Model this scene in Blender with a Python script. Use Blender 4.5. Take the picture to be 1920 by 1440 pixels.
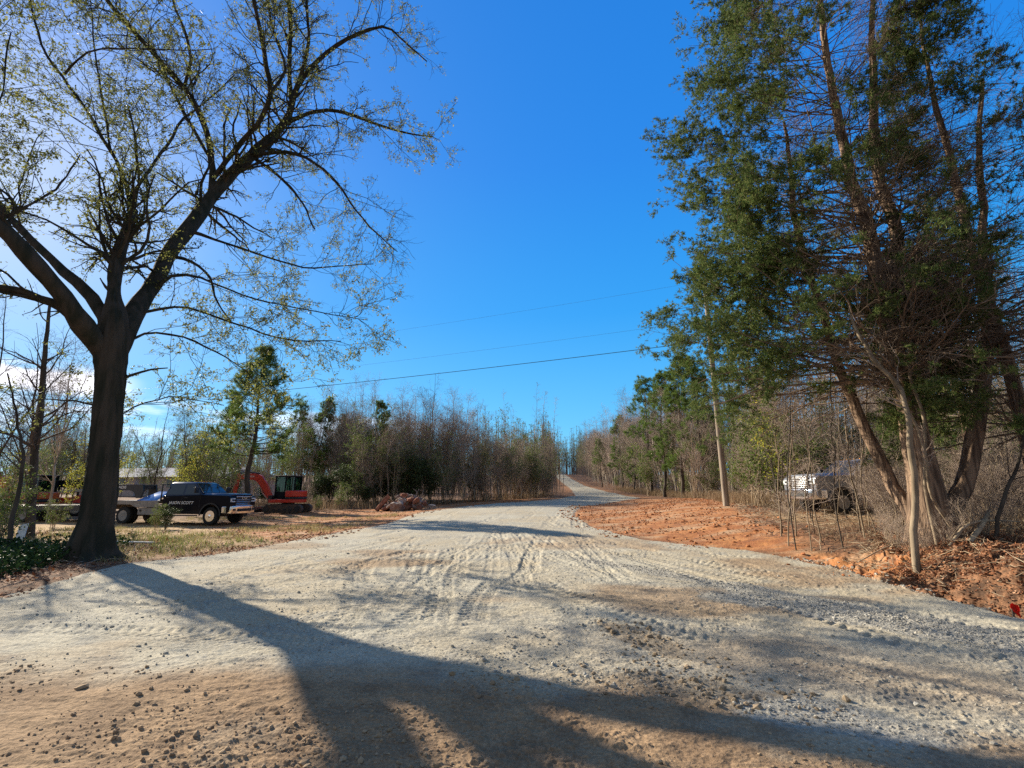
import bpy, bmesh, math, random
import numpy as np
from math import radians as R_, sin, cos, pi
from mathutils import Vector, Matrix

random.seed(7)
for o in list(bpy.data.objects): bpy.data.objects.remove(o)
SC = bpy.context.scene
COL = SC.collection

# ------------------------------------------------------------------ camera
CAM_H = 1.6
FPX = 900.0                 # focal length for a 1920 px wide frame
PITCH = math.atan(200 / 900)
cd = bpy.data.cameras.new('camera'); cam = bpy.data.objects.new('camera', cd); COL.objects.link(cam)
cd.sensor_width = 36; cd.lens = 36 * FPX / 1920; cd.clip_end = 3000; cd.clip_start = .05
cam.location = (0, 0, CAM_H); cam.rotation_euler = (pi / 2 + PITCH, 0, 0)
SC.camera = cam

# ------------------------------------------------------------------ sun, sky, exposure
SUN_AZ, SUN_EL = 52.0, 24.8      # degrees left of the view direction, degrees up
sl = bpy.data.lights.new('sun', 'SUN'); sl.energy = 5.0; sl.angle = R_(.6); sl.color = (1, .90, .72)
so = bpy.data.objects.new('sun', sl); COL.objects.link(so)
sd = Vector((-sin(R_(SUN_AZ)) * cos(R_(SUN_EL)), cos(R_(SUN_AZ)) * cos(R_(SUN_EL)), sin(R_(SUN_EL))))
so.rotation_euler = sd.to_track_quat('Z', 'Y').to_euler(); so.location = (0, 0, 30)
W = bpy.data.worlds.new('World'); SC.world = W; W.use_nodes = True
nt = W.node_tree; nt.nodes.clear()
def N(t, ty, **k):
    n = t.nodes.new(ty)
    for a, b in k.items(): setattr(n, a, b)
    return n
sky = N(nt, 'ShaderNodeTexSky', sky_type='NISHITA', sun_disc=False, sun_elevation=R_(SUN_EL), sun_rotation=R_(-SUN_AZ),
        altitude=200, air_density=1.0, dust_density=.25, ozone_density=3.0)
hs = N(nt, 'ShaderNodeHueSaturation'); hs.inputs['Saturation'].default_value = 1.0; hs.inputs['Value'].default_value = 1.0
hs.inputs['Hue'].default_value = .5
tc = N(nt, 'ShaderNodeTexCoord'); sx = N(nt, 'ShaderNodeSeparateXYZ'); nt.links.new(tc.outputs['Generated'], sx.inputs[0])
mp = N(nt, 'ShaderNodeMapping'); mp.inputs['Scale'].default_value = (5, 5, 26); nt.links.new(tc.outputs['Generated'], mp.inputs[0])
cn = N(nt, 'ShaderNodeTexNoise'); cn.inputs['Scale'].default_value = 1.3; cn.inputs['Detail'].default_value = 6; nt.links.new(mp.outputs[0], cn.inputs[0])
def mrange(a, b, src, t, c=0.0, d=1.0):
    m = N(t, 'ShaderNodeMapRange', interpolation_type='SMOOTHSTEP'); m.inputs[1].default_value = a; m.inputs[2].default_value = b
    m.inputs[3].default_value = c; m.inputs[4].default_value = d
    t.links.new(src, m.inputs[0]); return m.outputs[0]
def mth(op, a, b, t):
    m = N(t, 'ShaderNodeMath', operation=op)
    for i, v in enumerate((a, b)):
        if isinstance(v, (int, float)): m.inputs[i].default_value = v
        else: t.links.new(v, m.inputs[i])
    return m.outputs[0]
zz = sx.outputs['Z']
band = mth('MULTIPLY', mrange(.135, .155, zz, nt), mrange(.195, .168, zz, nt), nt)
band = mth('MULTIPLY', band, mrange(-.60, -.67, sx.outputs['X'], nt), nt)
band = mth('MULTIPLY', band, mrange(.38, .52, cn.outputs['Fac'], nt), nt)
low = mth('MULTIPLY', mrange(.06, .11, zz, nt), mrange(.16, .13, zz, nt), nt)
low = mth('MULTIPLY', low, mth('MULTIPLY', mrange(-.1, -.3, sx.outputs['X'], nt), mrange(.45, .6, cn.outputs['Fac'], nt), nt), nt)
cl = mth('MAXIMUM', band, mth('MULTIPLY', low, .4, nt), nt)
mx = N(nt, 'ShaderNodeMix', data_type='RGBA'); mx.inputs[7].default_value = (9.0, 8.8, 9.4, 1)
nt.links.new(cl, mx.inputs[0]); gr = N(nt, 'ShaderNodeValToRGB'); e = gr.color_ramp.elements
e[0].position = 0; e[0].color = (.75, 3.1, 4.9, 1); e[1].position = 1; e[1].color = (.7, 1.25, 2.1, 1)  # last stop: pale zenith above the view, added to neutralise blue shadows
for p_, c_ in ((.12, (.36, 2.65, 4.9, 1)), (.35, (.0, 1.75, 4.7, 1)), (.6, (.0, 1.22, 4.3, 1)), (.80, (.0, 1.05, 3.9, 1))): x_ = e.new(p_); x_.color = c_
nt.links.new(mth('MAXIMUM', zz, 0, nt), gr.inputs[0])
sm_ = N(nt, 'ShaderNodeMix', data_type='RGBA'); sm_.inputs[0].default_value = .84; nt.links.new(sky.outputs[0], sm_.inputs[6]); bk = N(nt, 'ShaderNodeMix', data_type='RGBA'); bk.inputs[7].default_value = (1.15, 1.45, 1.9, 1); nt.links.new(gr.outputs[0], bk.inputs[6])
nt.links.new(mrange(.25, -.35, sx.outputs['Y'], nt), bk.inputs[0]); nt.links.new(bk.outputs[2], sm_.inputs[7])  # paler sky behind the camera, unseen, added as neutral fill for the shadows
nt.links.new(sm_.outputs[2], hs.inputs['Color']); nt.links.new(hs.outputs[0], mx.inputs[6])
# pale aureole round the sun, which stands just outside the left edge
dt = N(nt, 'ShaderNodeVectorMath', operation='DOT_PRODUCT'); nt.links.new(tc.outputs['Generated'], dt.inputs[0]); dt.inputs[1].default_value = tuple(sd)
d0 = mth('MAXIMUM', dt.outputs['Value'], 0, nt)
au = mth('ADD', mth('MULTIPLY', mth('POWER', d0, 40, nt), .42, nt), mth('MULTIPLY', mth('POWER', d0, 8, nt), .10, nt), nt)
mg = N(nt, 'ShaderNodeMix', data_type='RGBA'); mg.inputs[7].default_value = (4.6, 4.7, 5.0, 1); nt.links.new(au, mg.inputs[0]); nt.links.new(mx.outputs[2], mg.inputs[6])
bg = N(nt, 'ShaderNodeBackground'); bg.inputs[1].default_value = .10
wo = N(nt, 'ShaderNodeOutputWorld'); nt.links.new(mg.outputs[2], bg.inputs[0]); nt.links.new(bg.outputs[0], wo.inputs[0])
vs = SC.view_settings; vs.view_transform = 'Standard'; vs.look = 'None'; vs.exposure = 1.05; vs.gamma = 1; vs.use_curve_mapping = False
SC.cycles.max_bounces = 6; SC.cycles.diffuse_bounces = 2; SC.cycles.glossy_bounces = 3; SC.cycles.transparent_max_bounces = 8
SC.cycles.use_denoising = False

# ------------------------------------------------------------------ small helpers
def tag(o, label=None, cat=None, group=None, kind=None):
    if label: o['label'] = label
    if cat: o['category'] = cat
    if group: o['group'] = group
    if kind: o['kind'] = kind
    return o
def empty(name, loc, rz=0, label=None, cat=None, group=None):
    o = bpy.data.objects.new(name, None); COL.objects.link(o); o.location = loc; o.rotation_euler = (0, 0, rz)
    o.empty_display_size = .2
    return tag(o, label, cat, group)
def link(name, me, parent=None):
    o = bpy.data.objects.new(name, me); COL.objects.link(o)
    if parent: o.parent = parent
    return o
def np_mesh(name, V, F, mats, midx=None, smooth=True):
    """F: list of index arrays, each (n,3) or (n,4)"""
    me = bpy.data.meshes.new(name)
    V = np.ascontiguousarray(V, dtype=np.float32)
    me.vertices.add(len(V)); me.vertices.foreach_set('co', V.ravel())
    F = [f for f in F if len(f)]
    loops = np.concatenate([f.ravel() for f in F]).astype(np.int32)
    tot = np.concatenate([np.full(len(f), f.shape[1]) for f in F])
    st = np.concatenate([[0], np.cumsum(tot)[:-1]]).astype(np.int32)
    me.loops.add(len(loops)); me.loops.foreach_set('vertex_index', loops)
    me.polygons.add(len(tot)); me.polygons.foreach_set('loop_start', st)
    me.polygons.foreach_set('use_smooth', np.full(len(tot), smooth))
    for m in mats: me.materials.append(m)
    if midx is not None: me.polygons.foreach_set('material_index', np.asarray(midx, dtype=np.int32))
    me.update(calc_edges=True); me.validate()
    return me

# ------------------------------------------------------------------ noise and terrain
def _h(ix, iy, s):
    n = (ix.astype(np.int64) * 374761393 + iy.astype(np.int64) * 668265263 + s * 1442695041) & 0xffffffff
    n = ((n ^ (n >> 13)) * 1274126177) & 0xffffffff
    return ((n ^ (n >> 16)) & 0xffff) / 65535.0
def vn(x, y, s=0):
    ix = np.floor(x); iy = np.floor(y); fx = x - ix; fy = y - iy
    fx = fx * fx * (3 - 2 * fx); fy = fy * fy * (3 - 2 * fy)
    a = _h(ix, iy, s); b = _h(ix + 1, iy, s); c = _h(ix, iy + 1, s); d = _h(ix + 1, iy + 1, s)
    return (a * (1 - fx) + b * fx) * (1 - fy) + (c * (1 - fx) + d * fx) * fy
def fbm(x, y, s=0, o=4, g=.5):
    t = 0; a = 1; n = 0
    for i in range(o):
        t = t + a * vn(x * 2 ** i + 17.3 * i, y * 2 ** i - 9.1 * i, s + i); n += a; a *= g
    return t / n
def sm(a, b, x):
    t = np.clip((x - a) / (b - a), 0, 1); return t * t * (3 - 2 * t)
def seg_poly(x, y, P):
    """signed distance to a closed polygon, negative inside"""
    d = np.full(x.shape, 1e9); ins = np.zeros(x.shape, bool); n = len(P)
    for i in range(n):
        ax, ay = P[i]; bx, by = P[(i + 1) % n]
        ex, ey = bx - ax, by - ay
        t = np.clip(((x - ax) * ex + (y - ay) * ey) / (ex * ex + ey * ey), 0, 1)
        d = np.minimum(d, (x - ax - t * ex) ** 2 + (y - ay - t * ey) ** 2)
        if ay != by:
            c = ((ay > y) != (by > y)) & (x < (bx - ax) * (y - ay) / (by - ay) + ax)
            ins ^= c
    d = np.sqrt(d); return np.where(ins, -d, d)
GRAVEL = [(-20, -8), (-20, 2.4), (-11, 6.2), (-7.7, 7.7), (-8.2, 9.5), (-8.5, 11.1), (-7.35, 12.9), (-6.6, 17.2), (-5.9, 21.3),
          (-5.6, 32), (-2.5, 39), (2.5, 47), (8.2, 63), (11, 90), (13.3, 118), (19, 218), (26, 330), (33, 330), (24, 218), (17.9, 118),
          (16, 80), (14.5, 56), (8, 42), (4.7, 34), (3.1, 25), (3.06, 19.1), (3.95, 15.5), (6.1, 13.2), (6.6, 10.8), (6.5, 8.5),
          (6.5, 6.6), (6.9, 2), (8, -8)]
CLAY_R = [(3, 18), (3, 27), (5, 36), (9, 43), (14, 52), (17, 50), (15, 34), (12, 25.5), (8.9, 18), (7.7, 13.4), (7.6, 11.4), (8.2, 10.2), (6.4, 8.8), (6.4, 12.8), (4, 15)]
CLAY_L = [(-6.8, 15.5), (-6, 21), (-5.4, 32), (-2.5, 39), (2.5, 47), (8, 63), (4, 60), (-5, 42.5), (-13, 36.5), (-19, 33), (-14, 23.6), (-9, 17)]
def H(x, y):
    x = np.asarray(x, float); y = np.asarray(y, float)
    c = np.interp(y, [0, 8, 14, 20, 30, 40, 55, 80, 120, 160, 225, 270, 600], [0, 0, .08, .25, .5, .6, .75, 1.3, 2.7, 4.7, 8.6, 10.2, 11])
    l = np.interp(y, [0, 14, 24, 34, 45, 60, 80, 120, 160, 225, 270, 600], [0, 0, -.1, .1, .35, .8, 1.3, 2.7, 4.7, 8.6, 10.2, 11])
    r = np.interp(y, [0, 6, 9, 11, 19, 24, 35, 55, 80, 120, 160, 225, 270, 600], [.3, .35, .5, .62, .68, .84, .9, .95, 1.45, 2.9, 4.9, 8.8, 10.4, 11.2])
    wl = sm(2, -13, x)
    xe = np.interp(y, [0, 12, 16, 20, 40, 60, 120], [6.7, 6.3, 4.2, 3.4, 7, 15, 18])
    wr = sm(0, np.interp(y, [0, 10, 16, 24], [3.2, 3.4, 5.5, 7]), x - xe)
    h = c * (1 - wl) + l * wl
    h = h * (1 - wr) + r * wr
    h = h + .25 * (fbm(x * .12, y * .12, 5, 3) - .5) * sm(10, 25, np.hypot(x, y)) * (1 - sm(-3, 1, -np.abs(x) * 0 - 99))
    # the ditch beside the gravel, and the spoil heap behind it
    dd = np.exp(-((x - 7.12) / .36) ** 2) * sm(2.5, 5.0, y) * sm(9.6, 8.2, y)
    h = h - .62 * dd
    h = h + .38 * np.exp(-((x - 8.7) / .8) ** 2 - ((y - 7.4) / 1.7) ** 2)
    return h
def hz(x, y): return float(H(np.array([x]), np.array([y]))[0])
CP, SP = cos(PITCH), sin(PITCH)
def atY(px, py, Y):
    """world point at depth Y that the photograph shows at px, py (used to read positions off the photo)"""
    u, v = px - 960, 720 - py
    up = v * CP + FPX * SP; fw = FPX * CP - v * SP
    return Vector((u / fw * Y, Y, CAM_H + up / fw * Y))
def gx(px, Y):
    """x on the ground at depth Y under photo column px"""
    x = (px - 960) / 925 * Y
    return x

# ------------------------------------------------------------------ materials
def mat(name, col, rough=.8, metal=0, spec=.5, bump=None, vary=0, vscale=3, stretch=(1, 1, 1), col2=None, coord='Object'):
    m = bpy.data.materials.new(name); m.use_nodes = True; t = m.node_tree; b = t.nodes['Principled BSDF']
    b.inputs['Base Color'].default_value = (*col, 1); b.inputs['Roughness'].default_value = rough
    b.inputs['Metallic'].default_value = metal; b.inputs['Specular IOR Level'].default_value = spec
    tcn = N(t, 'ShaderNodeTexCoord'); mpn = N(t, 'ShaderNodeMapping'); mpn.inputs['Scale'].default_value = stretch
    t.links.new(tcn.outputs[coord], mpn.inputs[0])
    if vary or col2:
        n = N(t, 'ShaderNodeTexNoise'); n.inputs['Scale'].default_value = vscale; n.inputs['Detail'].default_value = 5
        t.links.new(mpn.outputs[0], n.inputs[0])
        r = N(t, 'ShaderNodeMix', data_type='RGBA')
        c2 = col2 or tuple(c * (1 - vary) for c in col)
        r.inputs[6].default_value = (*col, 1); r.inputs[7].default_value = (*c2, 1)
        t.links.new(mrange(.35, .65, n.outputs['Fac'], t), r.inputs[0]); t.links.new(r.outputs[2], b.inputs['Base Color'])
    if bump:
        n2 = N(t, 'ShaderNodeTexNoise'); n2.inputs['Scale'].default_value = bump[0]; n2.inputs['Detail'].default_value = 4
        t.links.new(mpn.outputs[0], n2.inputs[0])
        bn = N(t, 'ShaderNodeBump'); bn.inputs['Strength'].default_value = bump[1]; bn.inputs['Distance'].default_value = bump[2]
        t.links.new(n2.outputs['Fac'], bn.inputs['Height']); t.links.new(bn.outputs[0], b.inputs['Normal'])
    return m
def leafmat(name, c1, c2, c3=None, trans=.35, rough=.55):
    m = bpy.data.materials.new(name); m.use_nodes = True; t = m.node_tree; b = t.nodes['Principled BSDF']
    g = N(t, 'ShaderNodeNewGeometry'); cr = N(t, 'ShaderNodeValToRGB'); t.links.new(g.outputs['Random Per Island'], cr.inputs[0])
    e = cr.color_ramp.elements; e[0].color = (*c1, 1); e[1].color = (*c2, 1)
    if c3: x = e.new(.6); x.color = (*c3, 1)
    b.inputs['Roughness'].default_value = rough; b.inputs['Specular IOR Level'].default_value = .08
    t.links.new(cr.outputs[0], b.inputs['Base Color'])
    tr = N(t, 'ShaderNodeBsdfTranslucent'); t.links.new(cr.outputs[0], tr.inputs[0])
    ms = N(t, 'ShaderNodeMixShader'); ms.inputs[0].default_value = trans
    t.links.new(b.outputs[0], ms.inputs[1]); t.links.new(tr.outputs[0], ms.inputs[2])
    t.links.new(ms.outputs[0], t.nodes['Material Output'].inputs[0])
    return m
M = {}
M['oak_bark'] = mat('oak_bark', (.07, .058, .046), .95, spec=.05, bump=(9, 1, .05), col2=(.032, .034, .026), vscale=5, stretch=(1, 1, .18))
M['cedar_bark'] = mat('cedar_bark', (.30, .205, .14), .95, spec=.1, bump=(14, 1, .05), col2=(.10, .068, .05), vscale=7, stretch=(1.6, 1.6, .12))
M['cedar_twig'] = mat('cedar_twig', (.27, .20, .15), .95, spec=.1, vary=.5, vscale=2)
M['grey_bark'] = mat('grey_bark', (.42, .36, .29), .95, spec=.1, col2=(.26, .21, .165), vscale=4, stretch=(1, 1, .3), bump=(20, .6, .01))
M['tan_bark'] = mat('tan_bark', (.44, .35, .24), .95, spec=.1, col2=(.27, .2, .14), vscale=4, stretch=(1, 1, .3), bump=(20, .6, .01))
M['young_bark'] = mat('young_bark', (.30, .235, .165), .95, spec=.1, col2=(.17, .13, .09), vscale=6, stretch=(1, 1, .25), bump=(20, .6, .01))
M['dark_bark'] = mat('dark_bark', (.10, .082, .066), .95, spec=.1, col2=(.06, .05, .04), vscale=4, stretch=(1, 1, .3), bump=(16, .8, .02))
M['twig'] = mat('twig', (.42, .33, .27), .95, spec=.1, vary=.4, vscale=.8)
M['twig_dark'] = mat('twig_dark', (.13, .10, .085), .95, spec=.1, vary=.4, vscale=.8)
M['oak_leaf'] = leafmat('oak_leaf', (.11, .13, .035), (.30, .29, .08), (.18, .19, .055), .5)
M['cedar_leaf'] = leafmat('cedar_leaf', (.05, .095, .03), (.27, .28, .10), (.12, .17, .05), .42, .8)
M['pine_leaf'] = leafmat('pine_leaf', (.08, .13, .03), (.20, .26, .07), (.13, .19, .045), .4)
M['green_leaf'] = leafmat('green_leaf', (.07, .12, .025), (.22, .25, .06), (.12, .17, .04), .4)
M['dark_leaf'] = leafmat('dark_leaf', (.03, .055, .02), (.10, .13, .045), (.055, .085, .03), .25, .5)
M['yellow_leaf'] = leafmat('yellow_leaf', (.30, .33, .05), (.50, .38, .05), (.36, .38, .06), .5)
M['brown_leaf'] = leafmat('brown_leaf', (.12, .05, .03), (.50, .29, .18), (.30, .13, .065), .1, .8)
M['straw'] = leafmat('straw', (.34, .26, .12), (.5, .42, .22), (.28, .26, .1), .3, .8)
M['dead_stalk'] = leafmat('dead_stalk', (.22, .15, .09), (.42, .32, .2), (.3, .21, .13), .2, .85)
M['grass'] = leafmat('grass', (.09, .14, .03), (.28, .27, .09), (.15, .2, .05), .35, .7)
M['pole_wood'] = mat('pole_wood', (.34, .28, .22), .9, spec=.2, bump=(12, .6, .01), col2=(.20, .16, .12), vscale=5, stretch=(2, 2, .15))
M['stone'] = mat('stone', (.40, .38, .34), .95, spec=.2, col2=(.23, .21, .18), vscale=.9, coord='Generated')
M['slab'] = mat('slab', (.42, .19, .125), .9, spec=.1, col2=(.22, .10, .07), vscale=3, bump=(8, .7, .03))
M['slab_grey'] = mat('slab_grey', (.34, .28, .25), .9, spec=.2, col2=(.2, .13, .11), vscale=3, bump=(8, .7, .03))

def ground_mat():
    m = bpy.data.materials.new('ground_soil'); m.use_nodes = True; t = m.node_tree; b = t.nodes['Principled BSDF']
    b.inputs['Roughness'].default_value = .95; b.inputs['Specular IOR Level'].default_value = .12
    g = N(t, 'ShaderNodeNewGeometry')
    def noise(s, det=5, off=0, st=(1, 1, 1), rough=.55):
        mpn = N(t, 'ShaderNodeMapping'); mpn.inputs['Location'].default_value = (off, off * .7, 0); mpn.inputs['Scale'].default_value = st
        t.links.new(g.outputs['Position'], mpn.inputs[0])
        n = N(t, 'ShaderNodeTexNoise'); n.inputs['Scale'].default_value = s; n.inputs['Detail'].default_value = det; n.inputs['Roughness'].default_value = rough
        t.links.new(mpn.outputs[0], n.inputs[0]); return n.outputs['Fac']
    def mixc(f, a, bb):
        x = N(t, 'ShaderNodeMix', data_type='RGBA')
        if isinstance(f, (int, float)): x.inputs[0].default_value = f
        else: t.links.new(f, x.inputs[0])
        for i, v in ((6, a), (7, bb)):
            if isinstance(v, tuple): x.inputs[i].default_value = (*v, 1)
            else: t.links.new(v, x.inputs[i])
        return x.outputs[2]
    at = N(t, 'ShaderNodeAttribute', attribute_name='zones'); sc_ = N(t, 'ShaderNodeSeparateColor'); t.links.new(at.outputs['Color'], sc_.inputs[0])
    at2 = N(t, 'ShaderNodeAttribute', attribute_name='zones_b'); sc2 = N(t, 'ShaderNodeSeparateColor'); t.links.new(at2.outputs['Color'], sc2.inputs[0])
    rr, gg, bb = sc_.outputs; r2, g2, b2 = sc2.outputs
    big = noise(.35, 6); mid = noise(2.2, 6, 4); fine = noise(38, 4, 9, rough=.7); vfine = noise(120, 2, 3, rough=.8)
    gravel = mixc(mrange(.38, .62, big, t), (.47, .43, .34), (.44, .375, .27))
    gravel = mixc(mrange(.45, .75, mid, t), gravel, (.33, .31, .265))
    dirt = mixc(mrange(.35, .65, mid, t), (.35, .235, .14), (.25, .165, .10))
    dirt = mixc(mrange(.55, .75, noise(.8, 5, 20), t), dirt, (.33, .28, .21))
    clay = mixc(mrange(.35, .65, mid, t), (.48, .215, .085), (.33, .13, .055))
    clay = mixc(mrange(.45, .68, noise(.5, 5, 31, (1, 2.4, 1)), t), clay, (.46, .30, .18)); clay = mixc(mrange(.55, .75, noise(1.3, 6, 51, (1, 3, 1)), t), clay, (.22, .11, .07))
    litter = mixc(mrange(.35, .65, noise(7, 5, 2), t), (.26, .135, .075), (.10, .06, .04))
    straw = mixc(mrange(.4, .62, noise(1.5, 6, 12), t), (.52, .36, .18), (.38, .24, .12))
    straw = mixc(mrange(.45, .65, noise(4, 6, 22), t), straw, (.36, .2, .11))
    c = mixc(bb, litter, straw); c = mixc(gg, c, clay); c = mixc(rr, c, gravel); c = mixc(r2, c, dirt)
    c = mixc(g2, c, (.24, .18, .12))                      # damp, churned mud
    c = mixc(b2, c, (.36, .335, .285))                       # loose crushed stone
    sp = mixc(mrange(.3, .7, fine, t), (.62, .6, .58), (1.18, 1.18, 1.18))
    mm = N(t, 'ShaderNodeMix', data_type='RGBA', blend_type='MULTIPLY'); mm.inputs[0].default_value = .8
    t.links.new(c, mm.inputs[6]); t.links.new(sp, mm.inputs[7]); t.links.new(mm.outputs[2], b.inputs['Base Color'])
    hsum = mth('ADD', mth('MULTIPLY', noise(14, 5, 5), .6, t), mth('MULTIPLY', fine, .45, t), t)
    vor = N(t, 'ShaderNodeTexVoronoi'); vor.inputs['Scale'].default_value = 26; t.links.new(g.outputs['Position'], vor.inputs['Vector'])
    peb = mth('MULTIPLY', mth('SUBTRACT', 1, vor.outputs['Distance'], t), mth('ADD', .12, mth('MULTIPLY', b2, .25, t), t), t)
    hsum = mth('ADD', hsum, peb, t)
    hsum = mth('ADD', hsum, mth('MULTIPLY', vfine, .06, t), t)
    bn = N(t, 'ShaderNodeBump'); bn.inputs['Strength'].default_value = .8; bn.inputs['Distance'].default_value = .025
    t.links.new(hsum, bn.inputs['Height']); t.links.new(bn.outputs[0], b.inputs['Normal'])
    return m
M['ground'] = ground_mat()

# ------------------------------------------------------------------ the ground, one fine sheet
rng = np.random.default_rng(11)
TRACKS = []   # (points, half width, lug pitch, depth)
def track(pts, hw=.2, pitch=.17, dep=.022): TRACKS.append((np.array(pts, float), hw, pitch, dep))
def arc(p0, p1, p2, n=14):
    a, b, c = map(np.array, (p0, p1, p2)); tt = np.linspace(0, 1, n)[:, None]
    return (1 - tt) ** 2 * a + 2 * tt * (1 - tt) * b + tt ** 2 * c
track(arc((-1.35, 5.4), (-1.25, 7), (-.9, 8.6)), .19, .15, .024); track(arc((-.85, 5.6), (-1.0, 7.5), (-1.3, 9.5)), .17, .15, .022)
track(arc((-2.1, 5.6), (-1.9, 7.5), (-3.0, 8.6)), .17, .14, .02)
track(arc((-.35, 5.3), (-.7, 7.4), (-.2, 9.4)), .17, .15, .026)
track(arc((-6.5, 5.9), (-4.5, 6.3), (-1.5, 5.3)), .18, .13, .018); track(arc((.4, 9.5), (.9, 7.2), (2.4, 5.2)), .18, .15, .022)
for k, (a, b, c) in enumerate([((-7, 12.4), (-4, 17), (-4.6, 26)), ((-6.2, 12), (-3.0, 18), (-3.4, 32)), ((-3.6, 9), (-1.5, 18), (1.5, 40)),
                  ((-1.9, 9), (.2, 18), (3.2, 42)), ((.3, 9.5), (.9, 20), (6, 46)), ((2.1, 9), (1.4, 20), (7.5, 47)), ((5.5, 9.5), (1.6, 14), (2.0, 26)),
                  ((6, 11.5), (2.5, 14.5), (2.9, 25)), ((4.2, 5), (3.6, 10), (.4, 20)), ((5.8, 5.5), (4.6, 10), (1.8, 18)), ((-5.4, 10), (0, 13), (5.6, 12.2)),
                  ((-4, 12), (1, 15), (4, 14.6)), ((-6, 14), (0, 19), (3, 17)), ((9, 46), (13, 70), (15.2, 110)), ((12, 48), (14.2, 70), (16.6, 110)),
                  ((4, 19), (7, 17), (8.3, 12)), ((5, 26), (8.5, 20), (8.8, 13)), ((4.5, 30), (7, 22), (7.6, 14)), ((5, 18), (9, 21), (11, 24)), ((-14, 21), (-9, 24), (-6, 36)), ((-16, 22), (-11, 26), (-7.5, 37))]):
    track(arc(a, b, c, 22), .2, .17, .02 + .004 * (k % 3))
for k in range(44):
    xa = rng.uniform(-6, 5.5); ya = rng.uniform(6.2, 12); xb = np.interp(xa, [-6, 5.5], [-4.5, 2.6]) + rng.normal() * .8; yb = ya + rng.uniform(5, 14)
    track(arc((xa, ya), ((xa + xb) / 2 + rng.normal() * 1.2, (ya + yb) / 2), (xb, yb), 14), rng.uniform(.12, .2), rng.uniform(.11, .2), rng.uniform(.012, .022))
def track_h(x, y):
    out = np.zeros_like(x)
    for P, hw, pitch, dep in TRACKS:
        lo = P.min(0) - .5; hi = P.max(0) + .5
        idx = np.nonzero((x > lo[0]) & (x < hi[0]) & (y > lo[1]) & (y < hi[1]))[0]
        if not len(idx): continue
        X, Y = x[idx], y[idx]; best = np.full(X.shape, 1e9); S = np.zeros_like(X); T = np.zeros_like(X); s0 = 0
        for i in range(len(P) - 1):
            a, b = P[i], P[i + 1]; e = b - a; L = np.hypot(*e); u = e / L
            t = np.clip((X - a[0]) * u[0] + (Y - a[1]) * u[1], 0, L)
            dx = X - a[0] - t * u[0]; dy = Y - a[1] - t * u[1]; d = np.hypot(dx, dy)
            k = d < best; best = np.where(k, d, best); S = np.where(k, s0 + t, S); T = np.where(k, dx * u[1] - dy * u[0], T); s0 += L
        ins = sm(hw + .04, hw - .02, best)
        ph = (S + np.abs(T) * .5 + (T > 0) * pitch * .5) / pitch; f = ph - np.floor(ph)
        lug = sm(.0, .12, f) * sm(.55, .43, f) * sm(.015, .05, np.abs(T))
        ends = sm(0, .8, S) * sm(s0, s0 - .8, S)
        patch = sm(.2, .5, fbm(X * .5, Y * .5, 77, 2))
        out[idx] += .62 * ends * patch * (-1.15 * dep * ins * lug - .25 * dep * ins + .35 * dep * np.exp(-((best - hw - .05) / .05) ** 2))
    return out
def fine_h(x, y):
    d = np.hypot(x, y); near = sm(70, 12, d)
    h = .045 * (fbm(x * .7, y * .7, 3, 3) - .5)
    warp = fbm(x * .5, y * .5, 40, 2) * 3
    h = h + .045 * np.abs(fbm(x * 1.9 + warp, y * 4.8, 21, 5, .66) - .5) * 2 * sm(16, 7, y)
    h = h + .034 * (fbm(x * 8, y * 12, 31, 5, .68) - .5) * sm(.35, .65, fbm(x * .8, y * .8, 8, 2)) * sm(22, 9, d)
    cl = fbm(x * 13, y * 16, 51, 3, .75) * (.55 + .9 * fbm(x * 1.3, y * 1.7, 52, 3))
    h = h + .020 * sm(.52, .74, cl) * sm(20, 9, d) * sm(.42, .62, fbm(x * .6, y * .8, 53, 3))
    chop = np.abs(fbm(x * 5.2 + .8 * warp, y * 11, 141, 4, .65) - .5) * 2
    h = h + .026 * (chop - .3) * sm(.44, .64, fbm(x * .55, y * .9, 142, 3)) * sm(26, 10, d)
    h = h + .012 * (fbm(x * 21, y * 26, 151, 3, .8) - .5) * (.4 + 1.2 * fbm(x * 1.1, y * 1.5, 152, 2)) * sm(16, 7, d)
    return .66 * h * (.35 + .65 * near)
th = np.concatenate([np.linspace(-180, -58, 46)[:-1], np.linspace(-58, 58, 1240), np.linspace(58, 180, 46)[1:]])
ang = np.radians(th)
dep = np.concatenate([np.linspace(75, 32, 12)[:-1], np.linspace(32, 1.1, 640), [.9, .7, .5, .35, .25, .18, .12, .09]])
rad = CAM_H / np.tan(np.radians(dep))
# extra rows where the ground climbs towards the eye line
rad = np.unique(np.concatenate([[.02], rad, np.linspace(28, 84, 110), np.linspace(84, 260, 90)]))
TT, RR = np.meshgrid(ang, rad)
GX = (RR * np.sin(TT)).ravel(); GY = (RR * np.cos(TT)).ravel()
gsd = seg_poly(GX, GY, GRAVEL) + .35 * (fbm(GX * .9, GY * .9, 61, 4) - .5) + .10 * (fbm(GX * 5, GY * 5, 66, 3) - .5)
clr = np.minimum(seg_poly(GX, GY, CLAY_R), seg_poly(GX, GY, CLAY_L)) + 1.6 * (fbm(GX * .5, GY * .5, 62, 4) - .5)
gcov = sm(.06, -.06, gsd)
z_gr = H(GX, GY)
GZ = z_gr + fine_h(GX, GY) + track_h(GX, GY) + .03 * gcov * sm(40, 20, GY)
outside = 1 - gcov
GZ += outside * (.06 * (fbm(GX * 1.6, GY * 1.6, 91, 5, .6) - .4)) * sm(60, 25, GY)
bank = outside * sm(5.8, 7, GX) * sm(13, 10, GY)
GZ += bank * .5 * (fbm(GX * 2.4, GY * 2.4, 95, 5, .65) - .5)
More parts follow.
